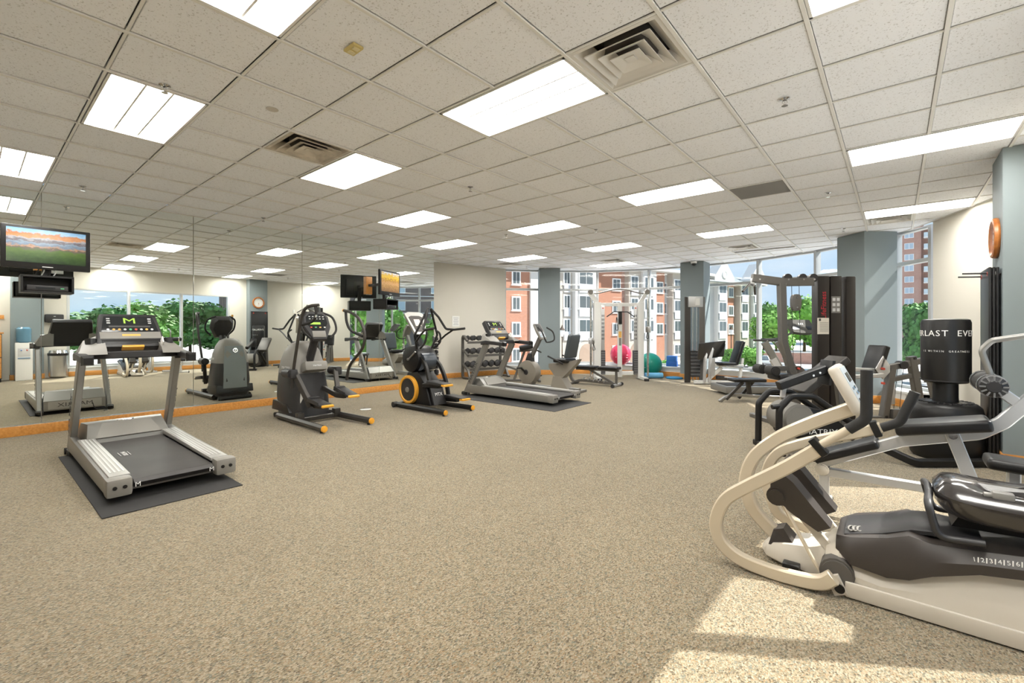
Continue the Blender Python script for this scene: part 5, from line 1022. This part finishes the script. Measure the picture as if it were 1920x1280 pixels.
bars(t, WFRAME, 'seat_rail', [(-.10, .46), (.62, .43)], .07, .07); bars(t, SATIN, 'selector_post', [(-.12, .2), (-.12, .62)], .10, .10)
b = B(); b.box((.18, 0, .49), (.44, .36, .07), bev=.028, seg=3); b.obj('seat', VINYL, t); b = B(); b.box((.47, 0, .75), (.085, .36, .58), rot=RY(.30), bev=.03, seg=3); b.obj('backrest', VINYL, t)
for s in (-1, 1): b = B(); b.tube([(.1, s*.24, .44), (.5, s*.24, .42)], .014, 8); b.obj('side_handle', CHROME, t)
bars(t, BRONZE, 'rear_tube', [(-.02, .16), (.62, .10)], .10, .10, round_=True)
# low flat bench with crossed legs
t, uz = station('step_bench', 'low black topped bench with crossed dark legs on a curved pewter foot', 'bench', 1400, 8.3)
z0 = uz(1400, 712)[1]; b = B(); b.box((0, 0, z0), (.58, .30, .06), bev=.024, seg=3); b.obj('pad', VINYL, t)
dz = z0-.03
bars(t, BRONZE, 'cross_leg', [(-.12, dz), (-.42, .06)], .05, .05, y=-.1); bars(t, BRONZE, 'cross_leg', [(.18, dz), (-.10, .05)], .05, .05, y=.1); bars(t, BRONZE, 'post', [(.02, dz), (.06, .10)], .08, .06)
b = B(); b.bar(curve([(-.52, -.05, .012), (-.40, -.05, .09), (-.25, -.05, .13), (.1, -.05, .11), (.55, -.05, .09)]), .06, .05); b.obj('curved_foot', SILVER, t)
# treadmill by the windows
t, uz = station('window_treadmill', 'grey treadmill with wide console in front of the window trees', 'treadmill', 1470, 9.3)
b = B(); R = frame((1, .25, 0), (-.15, -.75, .62)); c0 = V((.30, -.05, 1.36)); b.loft([[c0+R@V((x, y, w)) for x, y in ((-.28, -.16), (-.12, -.19), (.12, -.19), (.28, -.13), (.32, .17), (-.32, .17))] for w in (-.03, .03)]); cs = b.obj('console', mat('matte_grey_console', (.10, .097, .09), .9, spec=.15), t)
for k in range(3): b = B(); b.box(c0+R@V((-.03+k*.045, .05, .034)), (.012, .05, .006), rot=R@RZ(-.3)); b.obj('indicator', INKW, cs)
for s in (-1, 1): b = B(); b.box(c0+R@V((s*.18, -.06, .034)), (.18, .09, .008), rot=R, bev=.003); b.obj('cup_recess', BLACK, cs)
for s, px in ((-1, 1418), (1, 1474)):
    a, e = uz(px, 640), uz(px+52, 742); b = B(); b.bar([(a[0], s*.3, a[1]), (e[0], s*.3, .1)], .06, .13); u_ = b.obj('upright', SILVER, t); b = B(); b.bar([(a[0]+.16, s*.3, a[1]-.33), (a[0]+.30, s*.3, a[1]-.58)], .064, .134); b.obj('upright_label', SATIN, u_)
b = B(); b.tube(curve([(-.78, -.3, 1.10), (-.40, -.3, 1.09), (-.22, -.3, 1.13), (.0, -.28, 1.26)]), .02, 8); b.obj('handrail', CHAR, t); b = B(); b.tube(curve([(-.3, .3, 1.10), (.05, .3, 1.12), (.2, .28, 1.28)]), .02, 8); b.obj('handrail', CHAR, t)
b = B(); b.box((-.45, 0, .12), (1.8, .72, .14), bev=.03); b.obj('deck', SILVER, t); b = B(); b.box((-.5, 0, .195), (1.55, .48, .02), bev=.005); b.obj('running_belt', BELT, t); b = B(); b.loft([[(.15, -.35, .1), (.15, .35, .1), (.15, .32, .22), (.15, -.32, .22)], [(.50, -.34, .06), (.50, .34, .06), (.42, .3, .28), (.42, -.3, .28)]]); b.obj('motor_cover', SILVER, t)
# lat pulldown with shrouded weight tower
t, uz = station('lat_pulldown', 'black shrouded lat pulldown tower with pewter overhead beam', 'pulldown machine', 1520, 6.6)
X = lambda px: uz(px, 0)[0]
Z = lambda py: uz(0, py)[1]
SHROUD = mat('shroud_brown_black', (.022, .018, .016), .35)
for x0, x1, y0, m_, nm in ((1533, 1556, .0, SHROUD, 'shroud_panel'), (1557, 1578, -.01, SHROUD, 'shroud_panel'), (1583, 1600, -.04, SHROUD, 'rear_shroud'), (1601, 1607, .02, CHAR, 'shroud_edge')):
    b = B(); b.box(((X(x0)+X(x1))/2, y0+.07, 1.05), (X(x1)-X(x0)-.004, .14, 2.08 if x0 < 1580 else 2.06), bev=.012); sp_ = b.obj(nm, m_, t)
    if x0 == 1533: text('LifeFitness', .105, INKR, sp_, ((X(x0)+X(x1))/2, y0-.003, Z(572)), frame((0, 0, 1), (0, -1, 0)), sx=.9)
b = B(); b.bar([(X(1580), .03, .05), (X(1580), .03, 2.02)], .03, .08); b.obj('slot_rail', CHROME, t)
b = B(); b.box((X(1566), -.014, Z(571)), (.13, .006, .24)); ch_ = b.obj('exercise_chart', mat('chart_grey', (.20, .19, .18), .5), t)
for i in range(2):
    for j in range(3): b = B(); b.box((X(1566)-.03+i*.06, -.019, Z(571)+.075-j*.075), (.04, .003, .045)); b.obj('chart_figure', KEYW, ch_)
b = B(); b.box((X(1543), -.005, Z(611)), (.165, .006, .235)); nt_ = b.obj('notice_sheet', mat('notice_paper', (.72, .68, .60), .6), t)
for k in range(8): b = B(); b.box((X(1543)+.01, -.0095, Z(611)+.05-k*.018), (.12, .002, .005)); b.obj('print_line', GREYP, nt_)
b = B(); b.box((X(1543)-.05, -.0095, Z(611)+.09), (.03, .002, .035)); b.obj('print_mark', INKD, nt_)
bars(t, PEWTER, 'overhead_beam', [(1410, 521), (1470, 529), (1524, 528)], .07, .115, uz=uz)
for px, r_ in ((1422, .05), (1476, .06), (1504, .06), (1524, .06)): b = B(); b.cyl((X(px), -.025, Z(521)), (X(px), .025, Z(521)), r_, seg=20); pu = b.obj('pulley', CHAR, t); b = B(); b.cyl((X(px), -.04, Z(524)), (X(px), .04, Z(524)), .014); b.obj('axle', CHROME, pu)
bars(t, PEWTER, 'main_post', [(1465, 531), (1468, 640), (1492, 722), (1492, 780)], .10, .10, uz=uz, bend=.08)
b = B(); b.tube(fillet([(X(1376), -.25, Z(549)), (X(1397), -.12, Z(534)), (X(1418), .05, Z(534)), (X(1433), .25, Z(549))], .05), .015, 8); lb = b.obj('lat_bar', BRONZE, t); b = B(); b.box((X(1411), 0, Z(529)), (.05, .03, .12), bev=.008); b.obj('snap_link', SATIN, lb)
for px in (1484, 1498): b = B(); b.cyl((X(px), 0, Z(528)), (X(px)+.03, 0, Z(700)), .004, seg=6); b.obj('cable', IRON, t)
b = B(); w, h = .066, .12; b.prism([(X(1492)+w*math.copysign(abs(math.cos(a))**.5, math.cos(a)), Z(567)+h*math.copysign(abs(math.sin(a))**.6, math.sin(a))) for a in [2*PI*k/24 for k in range(24)]], -.03, .03, 'xz', bev=.008); cw = b.obj('floating_pulley_cover', PEWTER, t)
for z in (.07, -.07): b = B(); b.cyl((X(1492), -.031, Z(567)+z), (X(1492), -.04, Z(567)+z), .014); b.obj('bolt', CHROME, cw)
for s in (-1, 1): b = B(); b.cyl((X(1436), s*.06, Z(693)), (X(1436), s*.26, Z(693)), .068, seg=20, bev=.015); b.obj('thigh_roller', FOAM, t)
bars(t, PEWTER, 'roller_arm', [(1436, 691), (1500, 690)], .06, .07, uz=uz); b = B(); b.lathe([(0, -.03), (.12, -.03), (.12, .03), (0, .03)], (X(1494), 0, Z(702)), (0, 1, 0), 24); b.obj('cam', PEWTER, t); b = B(); b.cyl((X(1493), -.04, Z(690)), (X(1493), -.07, Z(690)), .016); b.obj('selector_knob', KEYR, t)
b = B(); b.box((X(1466), 0, Z(706)), (.26, .34, .09), bev=.04, seg=3); b.obj('seat', VINYL, t); bars(t, PEWTER, 'seat_post', [(1470, 710), (1472, 785)], .07, .07, uz=uz); bars(t, PEWTER, 'base_rail', [(1425, 784), (1560, 784)], .08, .06, uz=uz); b = B(); b.bar([(X(1430), -.3, .03), (X(1430), .3, .03)], .07, .06); b.obj('foot', PEWTER, t)
# low black machine with a curved tube frame
t, uz = station('crunch_machine', 'low black exercise machine with curved tube frame and white lettering', 'exercise machine', 1500, 5.0)
for y in (-.2, .2): b = B(); b.tube(fillet([(*uz(1440, 838), 0)[:1]+(y, .03), (uz(1441, 0)[0], y, uz(0, 760)[1]), (uz(1462, 0)[0], y, uz(0, 737)[1]), (uz(1502, 0)[0], y, uz(0, 738)[1]), (uz(1580, 0)[0], y, uz(0, 792)[1]), (uz(1625, 0)[0], y, .08)], .10), .034, 12); b.obj('frame_tube', BLACK, t)
pts_ = [uz(*p) for p in ((1458, 782), (1482, 760), (1530, 765), (1572, 800), (1560, 822), (1500, 823), (1466, 812))]
b = B(); b.prism(pts_, -.17, .17, 'xz', bev=.02); sh = b.obj('belly_shroud', BLACK, t); text('MATRIX', .075, INKW, sh, (uz(1519, 0)[0], -.173, uz(0, 803)[1]), frame((1, 0, 0), (0, -1, 0)), sx=1.35)
b = B(); b.lathe([(0, -.19), (.15, -.185), (.17, -.16), (.17, .16), (.15, .185), (0, .19)], (uz(1481, 0)[0], 0, uz(0, 782)[1]), (0, 1, 0), 28); b.obj('flywheel_cover', GREYP, t)
bars(t, BLACK, 'lever_arm', [(1455, 722), (1540, 691)], .09, .09, uz=uz, y=-.05); e = uz(1543, 697); b = B(); b.box((e[0], -.05, e[1]), (.035, .20, .27), rot=RY(.17), bev=.012); b.obj('lever_pad', BLACK, t)
for px, py in ((1514, 702), (1526, 697)): q = uz(px, py); b = B(); b.cyl((q[0], -.096, q[1]), (q[0], -.104, q[1]), .012, seg=10); b.obj('lever_bolt', CHROME, t)
q = uz(1462, 733); b = B(); b.bar([(q[0], -.05, q[1]-.06), (q[0]+.02, -.05, q[1]+.09)], .03, .05); b.obj('lever_bracket', SATIN, t); b = B(); b.cyl((uz(1428, 0)[0], -.2, uz(0, 757)[1]), (uz(1445, 0)[0], -.2, uz(0, 755)[1]), .025); b.obj('side_peg', BLACK, t)
a, e = uz(1521, 742), uz(1606, 674); an = math.atan2(e[1]-a[1], e[0]-a[0]); ln = math.hypot(e[0]-a[0], e[1]-a[1]); b = B(); b.box(((a[0]+e[0])/2, .25, (a[1]+e[1])/2), (ln, .30, .085), rot=RY(-an), bev=.02, seg=3); bp_ = b.obj('incline_pad', BRONZE, t)
b = B(); b.bar([(a[0]+.05, .25, a[1]-.06), (e[0], .25, e[1]-.08)], .08, .05); b.bar([(e[0]-.05, .25, e[1]-.1), (e[0]+.05, .25, .05)], .06, .06); b.obj('pad_support', PEWTER, t)
for k in range(3): b = B(); b.cyl((uz(1570+k*12, 0)[0], -.12, uz(0, 792+k*5)[1]), (uz(1590+k*12, 0)[0], -.12, uz(0, 812+k*5)[1]), .012); b.obj('chrome_rod', CHROME, t)
b = B(); b.bar(fillet([(uz(1592, 0)[0], -.3, .16), (uz(1622, 0)[0], -.62, .045), (uz(1830, 0)[0], -.62, .045)], .08), .06, .07); b.obj('base_rail', BLACK, t); b = B(); b.bar([(uz(1441, 0)[0], -.26, .03), (uz(1441, 0)[0], .26, .03)], .07, .06); b.obj('front_foot', BLACK, t)
# pewter leg machine
t, uz = station('leg_curl_machine', 'pewter leg machine with black backrest and diamond cam before the sunlit column', 'leg machine', 1680, 6.8)
bars(t, PEWTER, 'front_post', [(1671, 690), (1656, 786)], .10, .10, uz=uz); bars(t, PEWTER, 'middle_post', [(1708, 668), (1728, 784)], .09, .11, uz=uz); bars(t, PEWTER, 'rear_post', [(1737, 670), (1764, 784)], .09, .11, uz=uz)
bars(t, PEWTER, 'top_arm', [(1640, 694), (1690, 684), (1745, 672)], .07, .09, uz=uz); bars(t, PEWTER, 'middle_arm', [(1668, 712), (1726, 700), (1745, 700)], .06, .07, uz=uz); bars(t, PEWTER, 'base_rail', [(1630, 784), (1790, 784)], .08, .07, uz=uz)
for px, py in ((1690, 684), (1710, 671), (1742, 680), (1657, 780)): q = uz(px, py); b = B(); b.cyl((q[0], -.06, q[1]), (q[0], .06, q[1]), .02 if px != 1690 else .06, seg=16); b.obj('pulley' if px == 1690 else 'axle_bolt', CHAR, t)
q = uz(1647, 690); b = B(); b.prism([(q[0]-.11, q[1]), (q[0], q[1]-.16), (q[0]+.10, q[1]-.05), (q[0]+.10, q[1]+.05), (q[0], q[1]+.19)], -.09, -.075, 'xz', bev=.004); cm = b.obj('diamond_cam', SATIN, t)
for dx, dz in ((-.02, 0), (-.02, -.21)): b = B(); b.cyl((q[0]+dx, -.09, q[1]+dz), (q[0]+dx, -.13, q[1]+dz), .018); b.obj('selector_knob', KEYR, cm)
b = B(); b.box((q[0]+.02, .08, uz(0, 672)[1]), (.09, .34, .40), rot=RY(.32), bev=.03, seg=3); b.obj('backrest', VINYL, t)
bars(t, SATIN, 'lever_tube', [(1588, 692), (1640, 694)], .05, .06, uz=uz); bars(t, SATIN, 'lever_tube', [(1590, 705), (1645, 702)], .05, .06, uz=uz, y=-.1)
q = uz(1675, 776); b = B(); b.box((q[0], -.05, q[1]), (.16, .09, .18), bev=.04); b.obj('lower_pulley_guard', PEWTER, t); q = uz(1671, 738); b = B(); b.box((q[0], 0, q[1]), (.10, .04, .32), bev=.03); b.obj('cam_guard', SATIN, t)
b = B(); q = uz(1690, 745); b.tube(fillet([(q[0]-.05, -.12, q[1]-.08), (q[0]+.03, -.12, q[1]-.06), (q[0]+.03, -.12, q[1]+.12)], .03), .016, 8); b.obj('hand_grip', FOAM, t)
for px in (1683, 1694): b = B(); b.cyl((X(1683)*0+uz(px, 0)[0], 0, uz(0, 688)[1]), (uz(px-8, 0)[0], 0, uz(0, 775)[1]), .004, seg=6); b.obj('cable', IRON, t)
# ---------------------------------------------------------------- televisions hung before the mirrors
def picture(name, kind):
    m = bpy.data.materials.new(name); m.use_nodes = True; n = m.node_tree; p = n.nodes['Principled BSDF']; A = n.nodes.new; K = n.links.new
    t = A('ShaderNodeTexCoord'); s = A('ShaderNodeSeparateXYZ'); z = A('ShaderNodeTexNoise'); r = A('ShaderNodeValToRGB'); ad = A('ShaderNodeMath'); ad.operation = 'MULTIPLY_ADD'
    z.inputs['Scale'].default_value = 11 if kind else 9; z.inputs['Detail'].default_value = 9; z.inputs['Roughness'].default_value = .62; K(t.outputs['Generated'], s.inputs[0]); K(t.outputs['Generated'], z.inputs[0])
    ad.inputs[1].default_value = .75 if kind else .34; ad.use_clamp = True; K(z.outputs[0], ad.inputs[0]); sb = A('ShaderNodeMath'); sb.inputs[1].default_value = -.37 if kind else -.17; K(s.outputs['Z'], sb.inputs[0]); K(sb.outputs[0], ad.inputs[2]); K(ad.outputs[0], r.inputs[0])
    cols = [(.0, (.012, .03, .008)), (.22, (.035, .075, .015)), (.36, (.06, .11, .02)), (.44, (.09, .07, .06)), (.48, (.30, .17, .10)), (.53, (.10, .14, .20)), (.60, (.16, .21, .27)), (.66, (.09, .075, .085)), (.72, (.26, .27, .30)), (.76, (.38, .17, .07)), (.86, (.30, .12, .05)), (.90, (.20, .33, .46)), (1, (.12, .25, .42))] if not kind else [(.0, (.16, .09, .04)), (.3, (.30, .17, .06)), (.45, (.42, .24, .10)), (.6, (.30, .16, .03)), (.72, (.55, .36, .03)), (.88, (.45, .30, .06)), (1, (.50, .52, .58))]
    e = r.color_ramp.elements
    while len(e) < len(cols): e.new(.5)
    for i, (q, c) in enumerate(cols): e[i].position = q; e[i].color = (*c, 1)
    K(r.outputs[0], p.inputs['Base Color']); K(r.outputs[0], p.inputs['Emission Color']); p.inputs['Emission Strength'].default_value = .16; p.inputs['Roughness'].default_value = .15
    return m
def tv(lab, blab, loc, rz, kind, w=.74, h=.46):
    t = thing('television', lab, 'television', loc, rz, 'televisions hung before the mirrors')      # local +x is where the screen faces
    b = B(); b.box((0, 0, 0), (.05, w, h+.03), bev=.012); b.box((-.045, 0, -.02), (.06, w*.7, h*.7), bev=.02); bd = b.obj('casing', BLACK, t)
    b = B(); b.box((.0262, 0, .018), (.003, w-.085, h-.075)); b.obj('screen', picture('picture_%d' % kind, kind), t)
    b = B(); b.box((.028, 0, -h/2+.012), (.003, .09, .008)); b.obj('badge', INKW, bd); b = B(); b.box((-.077, .2, -.14), (.003, .12, .07)); b.obj('rating_label', KEYW, bd)
    for k in range(9): b = B(); b.box((-.077, 0, .12-k*.025), (.004, w*.6, .006)); b.obj('vent_slot', CHAR, bd)
    b = B(); b.bar([(-.07, 0, 0), (-.30, .0, -.02), (loc[0]*0-.32, 0, -.02)], .05, .05); b.obj('mount_arm', BLACK, t); b = B(); b.box((-.07, 0, 0), (.02, .2, .2), bev=.004); b.obj('mount_plate', BRONZE, t)
    b = B(); b.bar([(-.12, 0, -.02), (-.12, 0, -h/2-.10)], .07, .04); b.obj('drop_bracket', BLACK, t)
    zb = -h/2-.19; k = thing('receiver_shelf', blab, 'receiver', V(loc)+M.Rotation(rz, 3, 'Z')@V((-.08, 0, zb-.10)), rz, 'receiver boxes under the televisions')
    b = B(); b.box((0, 0, .01), (.30, .44, .02)); b.box((0, 0, .19), (.30, .44, .02)); b.box((0, .21, .1), (.30, .02, .18)); b.box((0, -.21, .1), (.30, .02, .18)); b.box((-.14, 0, .1), (.02, .44, .18)); b.obj('cage', BLACK, k)
    b = B(); b.box((.02, .0, .055), (.24, .34, .06), bev=.006); rc = b.obj('receiver', CHAR, k); b = B(); b.box((.142, -.02, .055), (.004, .16, .02)); b.obj('display', SCREEN, rc); b = B(); b.box((.142, .12, .055), (.004, .03, .012)); b.obj('power_light', KEYG, rc)
    for s in range(4): b = B(); b.tube(curve([(.05, -.1+s*.05, .2), (.07, -.08+s*.05, .25), (.03, -.06+s*.04, .30)]), .006, 6); b.obj('cable', KEYW if s % 2 else BLACK, k)
    return t
tv('flat television showing a lake and mountain at the left edge', 'black receiver cage under the lake picture television', (-7.62, .60, 2.265), 0, 0)
tv('flat television showing autumn trees near the end of the mirrors', 'black receiver cage under the autumn picture television', (-7.75, 5.42, 2.23), math.radians(24), 1)
for (y, z) in ((.60, 2.245), (5.29, 2.21)):
    b = B(); b.box((MX+.028, y, z), (.05, .14, .36), bev=.006); o = b.obj('mount_board', OAK); tag(o, 'oak mounting board on the mirror behind the %s television' % ('lake picture' if y < 1 else 'autumn picture'), 'board'); 
    b = B(); b.bar([(MX+.05, y, z), (-7.92, y+(0 if y < 1 else .02), z)], .05, .05); ar = b.obj('wall_arm', BLACK, o)
# dome camera on the middle column and a data plate
t = thing('dome_camera', 'small white dome camera at the top of the middle column', 'camera', (-3.98, 12.05, CEIL)); b = B(); b.lathe([(.0, 0), (.075, 0), (.075, -.05), (.06, -.055), (0, -.055)], seg=20); b.obj('housing', WHITE, t); b = B(); b.lathe([(.055, -.052), (.05, -.085), (.03, -.105), (0, -.11)], seg=20); b.obj('dome', SCREEN, t)
b = B(); b.lathe([(0, 0), (.09, .001), (.085, .004), (0, .005)], (-6.68, 4.21, 0), seg=20); tag(b.obj('floor_outlet', SATIN), 'round metal floor outlet cover between the cross trainer and climber', 'outlet')
# ---------------------------------------------------------------- things beside the camera that only the mirrors show
t = thing('water_cooler', 'white water cooler with blue bottle, reflected at the left', 'water cooler', (.52, .92, 0), PI)
b = B(); b.box((0, 0, .48), (.30, .31, .96), bev=.02); bd = b.obj('cabinet', WHITE, t); b = B(); b.box((.152, 0, .72), (.012, .22, .22), bev=.004); b.obj('tap_recess', KEYW, bd); b = B(); b.box((.158, 0, .57), (.02, .22, .03)); b.obj('drip_tray', mat('tray_blue', (.2, .3, .42), .4), bd)
for s, m_ in ((-.05, KEYR), (.05, mat('tap_blue', (.1, .2, .5), .4))): b = B(); b.cyl((.15, s, .78), (.20, s, .77), .014); b.obj('tap', m_, bd)
b = B(); b.lathe([(.06, .95), (.13, .99), (.14, 1.02), (.135, 1.10), (.142, 1.12), (.135, 1.2), (.142, 1.22), (.14, 1.32), (.10, 1.36), (0, 1.36)], seg=28); b.obj('bottle', mat('bottle_blue', (.13, .27, .38), .12), t)
t = thing('trash_can', 'brushed steel trash can with dome lid, reflected at the left', 'trash can', (.62, 1.56, 0)); b = B(); b.lathe([(0, .02), (.16, .02), (.185, .05), (.20, .62), (0, .62)], seg=36); b.obj('body', mat('brushed_steel', (.55, .54, .53), .25, .9), t); b = B(); b.lathe([(.205, .60), (.21, .66), (.20, .67)], seg=36); b.obj('rim', BLACK, t); b = B(); b.lathe([(.20, .66), (.17, .74), (.08, .77), (0, .77)], seg=36); b.obj('lid', CHROME, t)
t = thing('towel_dispenser', 'dark paper towel dispenser on the wall, reflected above the trash can', 'dispenser', (wpt(1.52)-.10, 1.50, 1.50)); b = B(); b.box((0, 0, .1), (.19, .36, .22), bev=.03); b.obj('cover', CHAR, t); b = B(); b.box((-.02, 0, -.012), (.12, .26, .012)); b.obj('slot', BLACK, t); b = B(); b.box((-.097, 0, .15), (.004, .04, .015)); b.obj('badge', KEYW, t)
t = thing('oak_cabinet', 'honey oak cabinet with dark side, reflected at the left edge', 'cabinet', (.49, .12, 0)); b = B(); b.box((0, 0, .64), (.46, .84, 1.12)); b.obj('carcass', BRONZE, t); b = B(); b.box((.0, 0, 1.215), (.50, .90, .035), bev=.006); b.obj('worktop', OAK, t); b = B(); b.box((.02, 0, .04), (.40, .82, .08)); b.obj('plinth', BLACK, t)
for y in (-.21, .21):
    for z, h in ((.90, .56), (.35, .50)):
        b = B(); b.box((-.24, y, z), (.025, .40, h), bev=.005); d_ = b.obj('door', OAK, t); b = B(); b.box((-.256, y, z), (.012, .28, h-.13), bev=.005); b.obj('door_panel', OAK, d_); b = B(); b.cyl((-.255, y*.25, z), (-.28, y*.25, z), .014); b.obj('knob', CHROME, d_)
for k, (y, c_) in enumerate(((.40, (.5, .62, .2)), (.26, (.10, .06, .2)), (.12, (.7, .7, .65)))):
    t = thing('spray_bottle', ('green', 'dark purple', 'white')[k]+' spray bottle on the oak cabinet', 'bottle', (.44, y, 1.233), k); b = B(); b.lathe([(0, 0), (.04, 0), (.042, .02), (.042, .12), (.015, .17), (.015, .19), (0, .19)], seg=16); b.obj('body', mat('spray_%d' % k, c_, .3), t); b = B(); b.box((.01, 0, .205), (.07, .025, .03), bev=.006); b.box((.035, 0, .18), (.01, .015, .05)); b.obj('trigger', (WHITE, BLACK, KEYR)[k], t)
t = thing('hook_rail', 'oak peg rail on the wall above the cabinet', 'rail', (.79, .12, 1.62)); b = B(); b.box((.04, 0, 0), (.025, .95, .10), bev=.006); b.obj('board', OAK, t)
for y in (-.3, 0, .3): b = B(); b.tube(fillet([(.03, y, 0), (-.03, y, -.01), (-.035, y, .04)], .015), .007, 6); b.obj('hook', BLACK, t)
t = thing('jump_rope', 'coiled black cord hanging from the peg rail', 'rope', (.745, .42, 1.51)); b = B(); b.tube([(.005*math.sin(3*a), .06*math.cos(a), -.02+.09*math.sin(a)) for a in [2*PI*k/28 for k in range(28)]], .011, 8, closed=True); b.obj('coil', BLACK, t); b = B(); b.cyl((0, .02, .06), (0, .02, .10), .012); b.obj('loop', BLACK, t)
bpy.context.view_layer.update()
